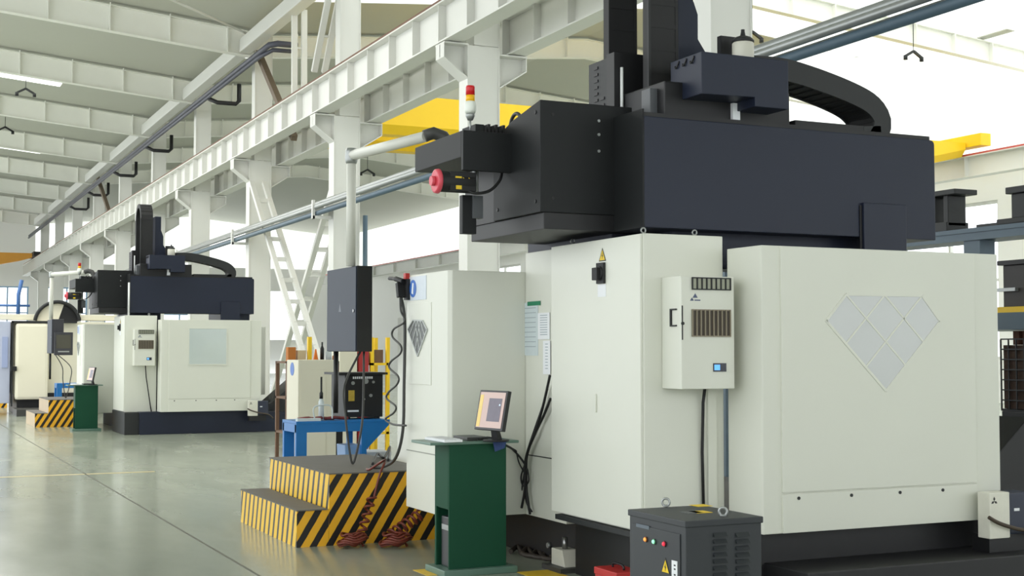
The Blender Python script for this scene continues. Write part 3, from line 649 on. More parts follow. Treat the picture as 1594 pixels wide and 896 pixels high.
    h = MB(); h.prism([(5.21, 7.95, 3.495), (5.66, 7.95, 3.505), (5.66, 7.95, 3.44), (5.955, 7.95, 3.44), (5.955, 7.95, 3.795), (5.21, 7.95, 3.795)], (0, .41, 0))
    hd = h.build('head_box', navy, t, bevel=.006)
    m = MB()
    for y in (8.04, 8.14, 8.24): m.tube(smooth([(5.208, y, 3.78), (5.2, y + .02, 3.74), (5.2, y + .04, 3.735), (5.208, y + .05, 3.75)], 4), .006, 6)
    m.box(5.195, 5.21, 8.24, 8.32, 3.56, 3.61); m.build('lifting_hook', black, hd)
    MB().box(5.0, 5.14, 8.3, 8.42, z1 + .03, 3.58).box(5.14, 5.2, 8.3, 8.42, z1 + .03, 3.5).build('saddle_plate', M('mid_grey_paint', (104, 106, 108), .45), t, bevel=.004)
    a = at(968, 150, Y=8.78); b = at(968, 105, Y=8.78); MB().cyl((a.x, 8.78, z1), (a.x, 8.78, b.z), .012).build('guide_rod', M('white_tube', (236, 238, 236), .4), t)
    a = at(1141, 188, Y=8.17); b = at(1152, 161, Y=8.17); MB().box(a.x, b.x, 8.17, 8.2, a.z, b.z).build('limit_bracket', paper, t)
    c = (5.70, 8.15, 3.795); lu = MB().lathe(c, [(.07, 0), (.08, .02), (.08, .14), (.072, .15)], 20).build('lubricator', M('cream_tank', (206, 204, 190), .4), t)
    MB().lathe((c[0], c[1], c[2] + .15), [(.082, 0), (.082, .012), (.06, .035), (.02, .05), (.014, .08), (.014, .095)], 20).build('lubricator_cap', char, lu)
    MB().box(5.61, 5.78, 8.30, 8.35, 3.795, 4.02).build('mounting_plate', black, t)
    # horizontal energy chain looping from the head to the beam
    P = [at(x, y, Y=8.20) for x, y in ((1170, 101), (1222, 106), (1278, 123), (1330, 144), (1360, 162), (1374, 184), (1371, 204), (1358, 220))]
    yb2 = 8.36
    P = smooth([(p.x, yb2, p.z - .01) for p in P], 6); P[-1].z = z1 + .08; MB().box(6.2, P[-1].x + .02, yb2 - .16, yb2 + .16, z1 + .028, z1 + .075).build('chain_tray', black, t)
    chain_links(resample(P, .045), (0, .15, 0), .165, t, 'cable_chain', char)
    # --- drive motor box at the right foot, with its mark
    sx, sy = at(1541, 800, Y=7.32).x, 7.32; sz0, sz1 = at(1541, 839, Y=sy).z, at(1541, 767, Y=sy).z
    sm = MB().box(sx, sx + .19, sy, sy + .12, sz0, sz1).build('servo_motor', M('aged_white_plastic', (224, 222, 208), .5, var=.1, scale=12), t, bevel=.008)
    MB().box(sx + .19, sx + .42, sy + .01, sy + .19, sz0 + .02, sz1 - .01).build('motor_body', M('deep_navy_paint', (40, 46, 64), .45), sm, bevel=.015)
    MB().box(sx + .02, sx + .38, sy + .03, sy + .19, .255, sz0 + .02).build('motor_bracket', black, sm)
    m = MB(); cx_, cz_ = sx + .042, sz1 - .06
    for k in range(3):
        an = math.pi / 2 + k * 2 * math.pi / 3; u = Vector((math.cos(an), 0, math.sin(an))); v = Vector((-math.sin(an), 0, math.cos(an))); o_ = Vector((cx_, sy, cz_))
        m.prism([o_, o_ + u * .016 + v * .009, o_ + u * .032, o_ + u * .016 - v * .009], (0, -.002, 0))
    m.build('three_diamond_mark', MATS['sign_black'], sm)
    MB().box(sx + .24, sx + .29, sy + .007, sy + .011, sz1 - .14, sz1 - .12).build('type_plate', paper, sm)
    MB().tube(smooth([(sx - .04, sy - .03, .52), (sx + .05, sy - .04, .475), (sx + .2, sy - .05, .43), (sx + .4, sy - .06, .39), (sx + .55, sy + .1, .3)]), .014).build('motor_cable', M('brown_cable', (70, 58, 46), .6), t)
    # --- chip conveyor rising at the right end
    m = MB(); m.prism([(7.55, 8.3, .2), (8.2, 8.3, .2), (8.85, 8.3, .70), (8.85, 8.3, 1.1), (8.6, 8.3, 1.15), (7.95, 8.3, .60), (7.55, 8.3, .5)], (0, .9, 0))
    m.build('chip_conveyor', black if not far else char, t, bevel=.01)
    if far:
        MB().box(7.62, 8.05, 9.2, 10.2, .75, 2.3).build('rear_enclosure', cream, t, bevel=.01)
        MB().cyl((4.82, 8.1, 2.5), (4.82, 8.1, 3.2), .02).build('light_tube', M('white_tube', (236, 238, 236), .4), t)
    return t
near = machine(False, 'large cream and dark blue gantry milling machine with diamond window, in the foreground')
def T_far(v): return Vector((v[0] * .975, 27.85 + (v[1] - 7.52) * .975, v[2] * .965))
T[0] = T_far
farm = machine(True, 'cream and dark blue gantry machine with square window, in the distance at left')
T[0] = ident

# ------------------------------------------------------------------ operator's place: platform, podium with computer, hanging control box, table
def facemats(o, nx, ny, nz):
    for p in o.data.polygons:
        n = p.normal
        p.material_index = nx if abs(n.x) > .7 else (ny if abs(n.y) > .7 else nz)
side_str = stripes('platform_riser_stripes', (0, 1, 0.30), 0.152, 0.64, (250, 202, 40), BLK)
front_str = stripes('platform_front_stripes', (1, 0, -0.62), 0.146, 0.54, YEL, BLK, .3)
def platform(far, label, loc=None):
    t = thing('step_platform', (4.0, 12.4, 0), label, 'platform')
    ms = [tan if far else side_str, front_str, deck]
    o = MB().box(3.33, 3.618, 11.44, 13.40, 0, .312).build('lower_step', ms, t); facemats(o, 0, 1, 2)
    o = MB().box(3.62, 4.62, 11.44, 13.40, 0, .617).build('upper_step', ms, t); facemats(o, 0, 1, 2)
    MB().box(3.325, 3.60, 11.43, 13.41, .312, .322).build('tread_plate', deck, t)
    MB().box(3.612, 4.62, 11.43, 13.41, .617, .628).build('tread_plate', deck, t)
    return t
platform(False, 'near two-step platform striped yellow and black, in front of the large machine')

scr_pink = M('screen_pinkish', (186, 160, 152), 0.3, emit=.3, var=.03)
def podium(far, lab):
    X0, X1, Y0 = at(699, 800, Y=9.52).x, at(788, 800, Y=9.52).x, 9.52
    Y1 = at(677, 760, X=X0).y; H = .985
    t = thing('podium', ((X0 + X1) / 2, (Y0 + Y1) / 2, 0), lab[0], 'podium')
    MB().box(X0, X1, Y0, Y0 + .018, .05, H).build('front_panel', green, t, bevel=.003)
    MB().box(X1 - .018, X1, Y0 + .02, Y1, .05, H).build('side_panel', green, t)
    sp = MB().box(X0, X0 + .018, Y0 + .02, Y1, .50, H).box(X0, X0 + .018, Y1 - .03, Y1, .05, .50).build('side_panel', green, t)
    MB().box(X0 + .02, X1 - .02, Y1 - .02, Y1, .05, H).build('back_panel', green, t)
    MB().box(X0 + .02, X1 - .02, Y0 + .02, Y1 - .02, .49, .51).build('shelf', green, t)
    MB().box(X0 - .06, X1 + .07, Y0 - .06, Y1 + .05, 0, .05).build('base', green_edge, t, bevel=.006)
    MB().box(X0 - .16, X1 + .10, Y0 - .02, Y1 + .10, H, H + .022).build('top_board', green_edge, t, bevel=.006)
    ztop = H + .022
    pc = thing('computer_case', ((X0 + X1) / 2, Y0 + .3, .05), lab[1], 'computer')
    MB().box(X0 + .03, X0 + .42, Y0 + .05, Y1 - .06, .052, .43).build('case', M('dark_plastic', (52, 52, 54), .4), pc, bevel=.008)
    MB().box(X0 + .024, X0 + .03, Y0 + .07, Y1 - .08, .33, .37).build('drive_bay', galv, pc)
    L = at(738, 666.5, Z=1.10); R = at(781, 672, Z=1.09); u = (R - L); u.z = 0; W = u.length; u.normalize(); b = Vector((0, 0, 1)).cross(u); b = b if b.x > 0 else -b
    upv = (Vector((0, 0, .30)) + b * .06); upn = upv.normalized(); L.z = 1.095
    mon = thing('monitor', (L + u * W / 2 + b * .08 - Vector((0, 0, L.z - ztop))), lab[2], 'monitor')
    nb = u.cross(upn); nb = nb if nb.dot(b) > 0 else -nb
    MB().hexa([L, L + u * W, L + u * W + upv, L + upv], [p + nb * .035 for p in (L, L + u * W, L + u * W + upv, L + upv)]).build('monitor_housing', M('black_plastic', (30, 30, 32), .35), mon, bevel=.004)
    def q(a0, a1, v0, v1, off, name, mat, par):
        pts = [L + u * W * a + upv * v - nb * off for a, v in ((a0, v0), (a1, v0), (a1, v1), (a0, v1))]
        return MB().hexa(pts, [p + nb * .0012 for p in pts]).build(name, mat, par)
    s = q(.05, .95, .06, .95, .003, 'screen', scr_pink, mon)
    q(.06, .18, .08, .88, .0045, 'screen_toolbar', M('screen_yellow', (206, 180, 100), .3, emit=.35, var=.1, scale=30), s)
    q(.40, .86, .22, .80, .0045, 'screen_window', M('screen_dark_window', (92, 86, 98), .3, emit=.3, var=.15, scale=20), s)
    q(.78, .82, .62, .66, .0055, 'screen_mark', M('screen_pale_blue', (200, 220, 240), .3, emit=.5), s)
    c = L + u * W / 2 + nb * .04
    MB().hexa([c + u * .03 + Vector((0, 0, .08)), c - u * .03 + Vector((0, 0, .08)), c - u * .03 + Vector((0, 0, .08)) + nb * .03, c + u * .03 + Vector((0, 0, .08)) + nb * .03],
              [Vector((p.x, p.y, ztop + .01)) + b * .03 for p in (c + u * .04, c - u * .04, c - u * .04 + nb * .04, c + u * .04 + nb * .04)]).build('stand_neck', black, mon)
    MB().tube([(c.x + b.x * .04, c.y + b.y * .04, ztop + .001), (c.x + b.x * .04, c.y + b.y * .04, ztop + .014)], .10, 20).build('stand_foot', black, mon)
    k = at(703, 686, Z=ztop)
    kb = thing('keyboard', (k.x, k.y, ztop), lab[3], 'keyboard')
    MB().box(k.x - .13, k.x + .02, k.y - .17, k.y + .23, ztop + .001, ztop + .02).build('keyboard_body', paper, kb, bevel=.004)
    m = MB()
    for i in range(4):
        for j in range(11): m.box(k.x - .12 + i * .033, k.x - .095 + i * .033, k.y - .155 + j * .034, k.y - .128 + j * .034, ztop + .02, ztop + .026)
    m.build('keys', M('pale_grey_keys', (206, 208, 208), .5), kb)
    k2 = at(727, 684, Z=ztop)
    nbk = thing('closed_notebook', (k2.x, k2.y, ztop), lab[4], 'notebook')
    MB().box(k2.x - .05, k2.x + .13, k2.y - .12, k2.y + .16, ztop + .001, ztop + .022).build('notebook_block', dgrey, nbk, bevel=.004)
    MB().box(k2.x - .05, k2.x + .13, k2.y - .125, k2.y + .165, ztop + .022, ztop + .026).build('notebook_cover', M('dark_grey_cover', (70, 72, 74), .4), nbk)
    if not far:
        m = MB(); c0 = at(775, 692, Y=Y0 - .02); z = ztop + .003
        m.hexa([(c0.x - .06, Y0 + .10, z), (c0.x + .09, Y0 + .12, z), (c0.x + .07, Y0 - .028, z + .002), (c0.x - .05, Y0 - .028, z + .002)], [(c0.x - .06, Y0 + .10, z + .006), (c0.x + .09, Y0 + .12, z + .006), (c0.x + .07, Y0 - .036, z + .006), (c0.x - .05, Y0 - .036, z + .006)])
        m.hexa([(c0.x - .05, Y0 - .028, z + .004), (c0.x + .07, Y0 - .028, z + .004), (c0.x + .05, Y0 - .03, z - .06), (c0.x - .03, Y0 - .03, z - .085)], [(c0.x - .05, Y0 - .036, z + .004), (c0.x + .07, Y0 - .036, z + .004), (c0.x + .05, Y0 - .036, z - .06), (c0.x - .03, Y0 - .036, z - .085)])
        tag(m.build('cleaning_cloth', M('dark_blue_cloth', (58, 78, 128), .8, bump=.4)), 'dark blue cloth hanging over the front edge of the near podium', 'cloth')
    return t, (X0, X1, Y0, Y1, ztop)
_, POD = podium(False, ('near dark green podium with a computer on top, in front of the large machine', 'dark computer case in the open side of the near green podium', 'black framed monitor with pinkish screen standing on the near podium',
                        'white keyboard at the left edge of the near podium top', 'closed dark grey notebook beside the keyboard on the near podium'))

def pendant(far, label):
    e = at(664, 212, Y=11.1) if not far else at(664, 212, Y=10.9); za = e.z; c = at(547, 242, Z=za)
    if far: c.x -= .35
    t = thing('control_pendant', (c.x, c.y, 1.68), label, 'control box')
    m = MB(); m.tube([e, c], .05, 14); m.tube([(c.x, c.y, za), (c.x, c.y, at(548, 414, Y=c.y).z)], .046, 14); m.build('support_arm', M('ivory_pipe', (214, 214, 204), .4), t)
    MB().lathe((c.x, c.y, za - .08), [(.05, 0), (.062, .03), (.062, .12), (.05, .15)], 14).build('swivel_joint', galv, t)
    MB().tube([e + Vector((-.02, 0, 0)), e + Vector((.06, -.02, .03)), e + Vector((.14, -.05, .0)), e + Vector((.19, -.08, -.08)), e + Vector((.21, -.10, -.20)), (e.x + .22, e.y - .11, 3.18)], .055, 14).build('arm_elbow', dgrey, t)
    MB().box(e.x + .10, e.x + .5, e.y - .5, e.y + .0, 3.14, 3.20).build('arm_mount', housing, t)
    yf = c.y - .13; p = at(556, 413, Y=yf); xl = p.x - (.35 if far else 0); yb = at(511, 418, X=p.x).y; xr = at(580, 413, Y=yf).x - (.35 if far else 0); z1 = p.z; z0 = at(556, 547, Y=yf).z
    b = MB().box(xl, xr, yf, yb, z0, z1).build('housing', black if not far else M('very_dark_grey', (56, 56, 62), .45), t, bevel=.008)
    d = MB().box(xl - .012, xl, yf + .004, yb - .004, z0 + .004, z1 - .004).build('rear_door', M('slate_blue_door', (48, 56, 70), .5, var=.1, scale=4, spec=.3), b, bevel=.004)
    ym = (yf + yb) / 2 + .03; zm = (z0 + z1) / 2
    MB().cyl((xl - .02, yf + .06, zm - .02), (xl - .012, yf + .06, zm - .02), .016, n=12).build('door_lock', steel, b)
    if not far: MB().prism([(xl - .012, ym - .04, zm - .02), (xl - .012, ym + .04, zm - .02), (xl - .012, ym, zm + .07)], (-.001, 0, 0)).build('door_emblem', M('slate_emblem', (72, 80, 94), .4), b)
    else:
        MB().box(xl + .04, xr + .30, yf - .10, yf, z0 - .04, z0 + .50).box(xl + .04, xr + .1, yf - .01, yf + .2, z0, z1).build('screen_bezel', M('very_dark_grey', (56, 56, 62), .45), t, bevel=.01)
        MB().box(xl + .08, xr + .25, yf - .104, yf - .10, z0 + .12, z0 + .44).build('control_screen', M('dark_olive_screen', (76, 74, 64), .25), b)
        MB().box(xl + .12, xr + .22, yf - .104, yf - .10, z0 + .03, z0 + .06).build('key_row', galv, b)
    cx = xl + .05; v = at(549, 721, Z=.64); yy = v.y
    m = MB(); m.tube(smooth([(cx + .02, yf + .1, z0), at(536, 600, Y=(yf + yy) / 2), at(538, 650, Y=yy), at(544, 700, Y=yy), v, at(556, 700, Y=yy), at(564, 655, Y=yy), at(566, 600, Y=(yf + yy) / 2), (xr - .05, yf + .1, z0)]), .011); m.build('hanging_cable', dgrey, t)
    m = MB(); m.cyl((cx, yb - .12, z0), (cx, yb - .12, z0 - .62), .026, .026, 10); m.build('cable_sleeve', black, t)
    return t
pendant(False, 'slate blue control box hanging from a pipe arm beside the near machine')

def table(far, label):
    yf, ybk = 14.2, 14.75; xl, xr = at(461, 690, Y=yf).x, at(571, 690, Y=yf).x; zt = at(500, 655, Y=yf).z
    t = thing('work_table', ((xl + xr) / 2, 14.7, 0), label, 'table')
    xe = at(607, 660, Y=yf).x
    MB().box(xl, xe, yf, ybk, zt - .03, zt).build('table_top', blue, t, bevel=.004)
    MB().box(xl, xr, yf + .001, yf + .05, zt - .12, zt - .03).box(xl, xr, ybk - .05, ybk, zt - .12, zt - .03).box(xl, xl + .06, yf + .05, ybk - .05, zt - .12, zt - .03).build('apron', blue, t)
    for x, wd in ((xl, .12), (xr - .06, .06)):
        for y in (yf + .002, ybk - .07): MB().box(x, x + wd, y, y + .06, 0, zt - .032).build('leg', blue, t, bevel=.004)
    MB().prism([(xr, yf + .003, zt - .03), (xe - .01, yf + .003, zt - .03), (xe - .01, yf + .003, zt - .06), (xr, yf + .003, zt - .32)], (0, .04, 0)).build('corner_gusset', blue, t)
    return t, (xl, xr, xe, yf, ybk, zt)
_, TB = table(False, 'bright blue steel work table behind the near striped platform')
xl, xr, xe, yf, ybk, zt = TB
# on and around the near table
wx0, wx1 = at(537, 620, Y=yf + .25).x, at(596, 620, Y=yf + .25).x; wz1 = at(560, 583, Y=yf + .25).z
t = thing('welding_power_unit', ((wx0 + wx1) / 2, yf + .45, zt), 'black equipment box with white lettering strip, on the blue table', 'equipment box')
MB().box(wx0, wx1, yf + .25, yf + .75, zt + .02, wz1).build('housing', black, t, bevel=.008)
MB().box(wx0 - .08, wx1 + .05, yf + .23, yf + .77, wz1, wz1 + .025).build('top_plate', black, t)
for x in (wx0 + .03, wx1 - .07): MB().box(x, x + .04, yf + .27, yf + .73, zt, zt + .02).build('foot', rubber, t)
m = MB()
for i in range(10): m.box(wx0 + .09 + i * .024, wx0 + .105 + i * .024, yf + .246, yf + .25, wz1 - .045, wz1 - .02)
m.build('lettering_strip', paper, t)
m = MB()
for dx, dz, r in ((.09, .42, .02), (.24, .44, .03), (.33, .43, .015), (.3, .28, .018), (.22, .24, .012)): m.cyl((wx0 + dx, yf + .25, zt + dz - .02), (wx0 + dx, yf + .235, zt + dz - .02), r, n=12)
m.build('control_knob', galv, t)
MB().box(wx0 + .04, wx0 + .11, yf + .246, yf + .25, zt + .2, zt + .32).build('yellow_label', M('dull_yellow_label', (186, 160, 60), .6, var=.2, scale=30), t)
MB().box(wx0 + .03, wx0 + .16, yf + .246, yf + .25, zt + .08, zt + .10).build('white_label', paper, t)
m = MB(); x = at(500, 630, Y=yf + .15).x; m.lathe((x, yf + .15, zt), [(.03, 0), (.03, .2), (.022, .22), (.016, .24)], 12)
t = thing('grease_gun', (x, yf + .15, zt), 'upright grease gun with black handle standing on the blue table', 'tool'); m.build('barrel', paper2, t)
MB().lathe((x, yf + .15, zt + .235), [(.02, 0), (.02, .06), (.011, .08), (.011, .24)], 12).build('handle', black, t)
m = MB()
for i, (px, r) in enumerate(((478, .07), (498, .05), (520, .06))):
    x = at(px, 655, Y=yf + .2).x; m.tube(smooth([(x - .12, yf + .15, zt + .018), (x - .03, yf + .1, zt + .03), (x + .05, yf + .2, zt + .02), (x + .14, yf + .14, zt + .018)]), .017)
tag(m.build('rag', M('dull_red_cloth', (122, 52, 52), .8, bump=.5)), 'dull red rags lying along the blue table edge', 'rag')
m = MB(); x = xl + .02; m.box(x, x + .26, yf + .02, yf + .1, zt, zt + .03).tube(smooth([(x + .2, yf + .06, zt + .03), (x + .2, yf + .06, zt + .15), (x + .38, yf + .06, zt + .16), (x + .4, yf + .06, zt + .02)]), .008)
tag(m.build('clamp', paper2), 'white wire clamp at the left end of the blue table', 'clamp')
c0, c1 = at(574, 690, Y=yf + .3).x, at(606, 690, Y=yf + .3).x
tag(MB().prism([(c0, yf + .3, 0), (c1, yf + .3, 0), (c1 + .03, yf + .3, .56), (c0 - .03, yf + .3, .56)], (0, .4, 0)).build('storage_bin', M('pale_grey_plastic', (206, 210, 214), .5), bevel=.01), 'pale grey bin standing below the right end of the blue table', 'bin')
c0, c1 = at(541, 690, Y=yf + .1).x, at(560, 690, Y=yf + .1).x
tag(MB().prism([(c0, yf + .1, 0), (c1, yf + .1, 0), (c1 + .03, yf + .1, .66), (c0 - .03, yf + .1, .66)], (0, .3, 0)).build('storage_bin', M('light_blue_plastic', (130, 168, 214), .4), bevel=.01), 'light blue bin below the middle of the blue table', 'bin')

# cooling cabinet behind the table
Yc = 16.6; x0, x1 = at(464, 600, Y=Yc).x, at(524, 600, Y=Yc).x; yb2 = at(446, 600, X=x0).y; z1 = at(464, 560, Y=Yc).z
t = thing('coolant_cabinet', ((x0 + x1) / 2, Yc + .5, 0), 'ivory equipment cabinet with round blue emblem, behind the blue table', 'cabinet')
bd = MB().box(x0, x1, Yc, yb2, .22, z1).build('body', ivory, t, bevel=.012)
MB().box(x0 + .03, x1 - .14, Yc - .008, Yc, .3, z1 - .12).build('front_panel', ivory, bd, bevel=.004)
MB().box(x1 - .02, x1 + .12, Yc + .1, yb2, .22, z1 - .62).build('side_tank', black, t, bevel=.01)
c = at(455, 574, X=x0); MB().tube([(x0, c.y, c.z), (x0 - .004, c.y, c.z)], .085, 18).build('round_emblem', MATS['logo_blue'], t)
for x in (x0 + .08, x1 - .08):
    for y in (Yc + .1, yb2 - .12): MB().cyl((x - .03, y, .09), (x + .03, y, .09), .09, n=14).box(x - .03, x + .03, y - .03, y + .03, .14, .22).build('wheel', woodb, t)
m = MB()
for i in range(2): x = at(486 + 26 * i, 672, Y=16.2).x; tag(MB().tube(arc((x, 16.2, .13), .10, 0, 2 * math.pi, 16, (1, 0, 0), (0, 0, 1))[:-1], .028, 8, closed=True).build('hose_coil', M('tan_hose', (190, 164, 124), .6)), ('left', 'right')[i] + ' tan hose coil on the floor under the ivory cabinet', 'hose')

# stores behind: rack with tools, lockers, cartons
Yr = 19.0; x0, x1 = at(446, 600, Y=Yr).x, at(528, 600, Y=Yr).x; zr = at(480, 562, Y=Yr).z
t = thing('tool_rack', ((x0 + x1) / 2, Yr + .3, 0), 'brown tool rack behind the ivory cabinet, tools on its top shelf', 'rack')
for z in (.5, 1.0, zr - .03): MB().box(x0, x1, Yr, Yr + .6, z, z + .03).build('shelf', woodb, t)
for x in (x0, x1 - .05):
    for y in (Yr, Yr + .55): MB().box(x, x + .05, y, y + .05, 0, zr).build('post', woodb, t)
def on_rack(px0, px1, py0, name, mat, label, cat, kind='box'):
    a, b = at(px0, 550, Y=Yr + .2).x, at(px1, 550, Y=Yr + .2).x; z = at(px0, py0, Y=Yr + .2).z; c = (a + b) / 2; r = (b - a) / 2
    m = MB()
    if kind == 'box': m.box(a, b, Yr + .15, Yr + .15 + 2 * r, zr, z)
    elif kind == 'cone': m.lathe((c, Yr + .25, zr), [(r, 0), (r, .02), (r * .75, .03), (r * .2, z - zr)], 14)
    else: m.lathe((c, Yr + .25, zr), [(r, 0), (r, (z - zr) * .65), (r * .45, (z - zr) * .8), (r * .45, z - zr)], 14)
    return tag(m.build(name, mat), label, cat)
on_rack(447, 459, 540, 'carton', M('orange_brown_carton', (196, 120, 50), .7, var=.2), 'orange brown carton at the left end of the tool rack', 'box')
on_rack(462, 475, 545, 'carton', M('pale_carton', (212, 190, 150), .7), 'pale carton beside the yellow post on the tool rack', 'box')
on_rack(478, 484, 524, 'marker_post', yellow, 'tall yellow post standing on the tool rack', 'post')
on_rack(488, 498, 543, 'traffic_cone', M('orange_plastic', (240, 130, 40), .5), 'orange cone on the tool rack', 'cone', 'cone')
on_rack(500, 506, 532, 'bottle', black, 'tall black bottle on the tool rack', 'bottle', 'bottle')
on_rack(509, 518, 540, 'canister', paper2, 'white canister on the tool rack, right of the black bottle', 'canister', 'bottle')
on_rack(519, 526, 550, 'canister', M('orange_brown_carton', (196, 120, 50)), 'small orange brown canister at the right end of the tool rack', 'canister', 'bottle')
Yl = 21.5
def locker(px0, px1, py, mat, label, name='locker', cat='locker'):
    a, b = at(px0, 560, Y=Yl).x, at(px1, 560, Y=Yl).x; z = at(px0, py, Y=Yl).z
    t = thing(name, ((a + b) / 2, Yl + .25, 0), label, cat)
    MB().box(a, b, Yl, Yl + .5, .06, z).build('body', mat, t, bevel=.006)
    MB().box(a + .01, b - .01, Yl - .012, Yl, .1, z - .03).build('door', mat, t, bevel=.004)
    MB().box(a + .04, b - .04, Yl + .05, Yl + .45, 0, .06).build('plinth', black, t)
    MB().box(b - .05, b - .03, Yl - .03, Yl - .012, .85, .97).build('handle', steel, t)
locker(529, 556, 546, ivory, 'pale locker just left of the red one, behind the black equipment box')
locker(558, 574, 547, M('dark_red_paint', (170, 42, 40), .5), 'dark red locker behind the hanging control box')
a, b = at(577, 560, Y=Yl).x, at(606, 560, Y=Yl).x
t = thing('storage_rack', ((a + b) / 2, Yl + .3, 0), 'yellow storage rack with brown cartons right of the red locker', 'rack')
for x in (a, b - .05):
    for y in (Yl, Yl + .6): MB().box(x, x + .06, y, y + .06, 0, at(600, 525, Y=Yl).z).build('post', yellow, t)
for z in (.3, .95, 1.45): MB().box(a, b, Yl, Yl + .66, z, z + .04).build('shelf', yellow, t)
for i, (z, h, f) in enumerate(((1.49, .22, .9), (1.0, .3, .8))):
    tag(MB().box(a + .07, a + .07 + (b - a - .14) * f, Yl + .06, Yl + .55, z, z + h).build('carton', woodb), ('upper', 'lower')[i] + ' brown carton on the yellow storage rack', 'box', 'cartons on the yellow rack')

# air gun with coiled hose at the corner of the operator enclosure
g = at(622, 438, X=4.10); t = thing('air_gun', (g.x, g.y, 1.9), 'black air gun hanging on the left edge of the near machine', 'air gun')
m = MB(); m.tube(smooth([at(606, 433, X=4.10), at(616, 434, X=4.10), at(628, 438, X=4.12)]), [.016] * 6 + [.024] * 7).build('barrel', black, t)
p, q = at(622, 440, X=4.11), at(624, 462, X=4.11); MB().bar(p, q, .06, .05).build('grip', rubber, t)
p = at(631, 445, X=4.14); MB().box(p.x, 4.17, p.y - .05, p.y + .04, p.z - .12, p.z + .06).build('holder', black, t)
MB().box(p.x - .01, 4.168, p.y - .03, p.y + .02, p.z + .06, p.z + .11).build('red_trigger', red, t)
m = MB(); m.tube(smooth([at(624, 462, X=4.11), at(630, 500, X=4.10), at(629, 600, X=4.10), at(627, 670, X=4.10), at(616, 712, X=4.10), (4.15, 11.52, .66), (4.05, 11.60, .65)]), .014); m.build('straight_hose', dgrey, t)
pts = [at(x, y, X=4.08) for x, y in ((623, 464), (624, 484), (630, 500), (613, 512), (611, 524), (624, 538), (623, 550), (609, 562), (606, 572), (620, 586), (618, 598), (605, 610), (602, 620), (616, 632), (613, 642), (600, 652), (612, 660), (632, 662))]
MB().tube(smooth(pts), .009).build('coiled_hose', dgrey, t)

# red air hoses on the floor against the platform
def hosecoil(px, py, r, turns, label, trail):
    c = at(px, py, Z=0); m = MB(); P = []
    for i in range(turns * 14):
        a_ = i * 2 * math.pi / 14; rr = r * (.72 + .28 * math.sin(i * .37)); P.append(Vector((c.x + rr * math.cos(a_) * 1.1, c.y + rr * math.sin(a_), .012 + .10 * (i / (turns * 14)) + .02 * math.sin(i * .9) ** 2)))
    P += [Vector(p) for p in trail]
    m.tube(smooth(P, 2), .011, 6); return tag(m.build('air_hose', wirered), label, 'hose')
def spring(p, q, r, n):
    p = Vector(p); q = Vector(q); d = (q - p).normalized(); u = d.orthogonal().normalized(); v = d.cross(u)
    return [p.lerp(q, i / (n * 8)) + u * r * math.cos(i * math.pi / 4) + v * r * math.sin(i * math.pi / 4) for i in range(n * 8 + 1)]
hosecoil(549, 852, .12, 6, 'left red brown air hose coil lying against the striped platform', spring(at(562, 832, Y=11.30), at(580, 770, Y=11.34), .035, 5) + [at(592, 735, Y=11.36), at(600, 715, Y=11.40)] + [(4.0, 11.46, .645), (4.02, 11.6, .64)])
hosecoil(616, 852, .13, 6, 'right red brown air hose coil, nearer the green podium', spring(at(610, 832, Y=11.2), at(655, 800, Y=11.25), .05, 6) + [at(662, 792, Y=11.3)])
tag(MB().tube(smooth([at(580, 722, Z=.64), at(588, 706, Z=.66), at(598, 712, Z=.64), at(607, 695, Z=.66), at(604, 716, Z=.64)]), .012).build('air_hose', black), 'short black hose loop lying on the near striped platform', 'hose')

# notices on the rear door and the cable bundle
def notice(px0, py0, px1, py1, X, mat, label, header=None):
    a, b = at(px0, py1, X=X), at(px1, py0, X=X)
    o = tag(MB().box(X - .004, X - .001, b.y, a.y, a.z, b.z).build('notice_sheet', mat), label, 'notice')
    m = MB(); nl = 9
    for i in range(nl):
        z = b.z - (b.z - a.z) * (i + 1.2) / (nl + 2); m.box(X - .0048, X - .004, b.y + .04, a.y - .04, z, z + .006)
    m.build('printed_line', M('grey_print', (160, 172, 178), .7), o)
    return o
o = notice(806, 470, 838, 553, 4.85, paper2, 'pale notice board sheet with green header on the recessed machine door')
a, b = at(822, 476, X=4.85), at(842, 468, X=4.85); MB().box(4.8435, 4.8455, b.y, a.y, a.z, b.z).build('green_header', M('green_header', (32, 130, 92), .6), o)
notice(838, 486, 856, 528, 4.846, paper, 'white sheet right of the green headed notice on the recessed door')
notice(846, 530, 857, 582, 4.843, paper, 'narrow white sheet hanging below the white notice')
m = MB(); X = 4.80
for k, (dx, pts) in enumerate((((0), ((856, 584), (850, 612), (843, 640), (832, 675), (822, 700), (817, 725), (817, 760), (812, 790))), ((.012), ((857, 620), (847, 645), (834, 672), (822, 702), (819, 725), (820, 765), (825, 800))), ((.02), ((853, 600), (845, 630), (833, 665), (820, 705), (816, 735), (808, 792))), ((.01), ((818, 720), (811, 742), (815, 756), (823, 748), (820, 730), (818, 775), (828, 796))))):
    P = [at(x, y, X=X + dx) for x, y in pts]; m.tube(smooth(P), .011 if k < 2 else .007)
P = [at(817, 722, X=X), at(810, 712, Y=9.97), at(800, 701, Y=9.97)] + [at(790, 694, Y=POD[3] - .05), Vector((POD[1] - .12, POD[3] - .18, POD[4] + .012)), Vector((POD[1] - .2, POD[3] - .2, POD[4] + .012))]
m.tube(smooth(P), .009)
P = [at(816, 735, X=X)] + [at(x, y, Y=9.97) for x, y in ((808, 720), (804, 705), (800, 699))] + [Vector((POD[1] - .05, POD[3] - .1, POD[4] + .012)), Vector((POD[1] - .25, POD[3] - .3, POD[4] + .012))]; m.tube(smooth(P), .006)
tag(m.build('cable_bundle', rubber), 'black cable bundle running down the recessed door to the near podium computer', 'cables')

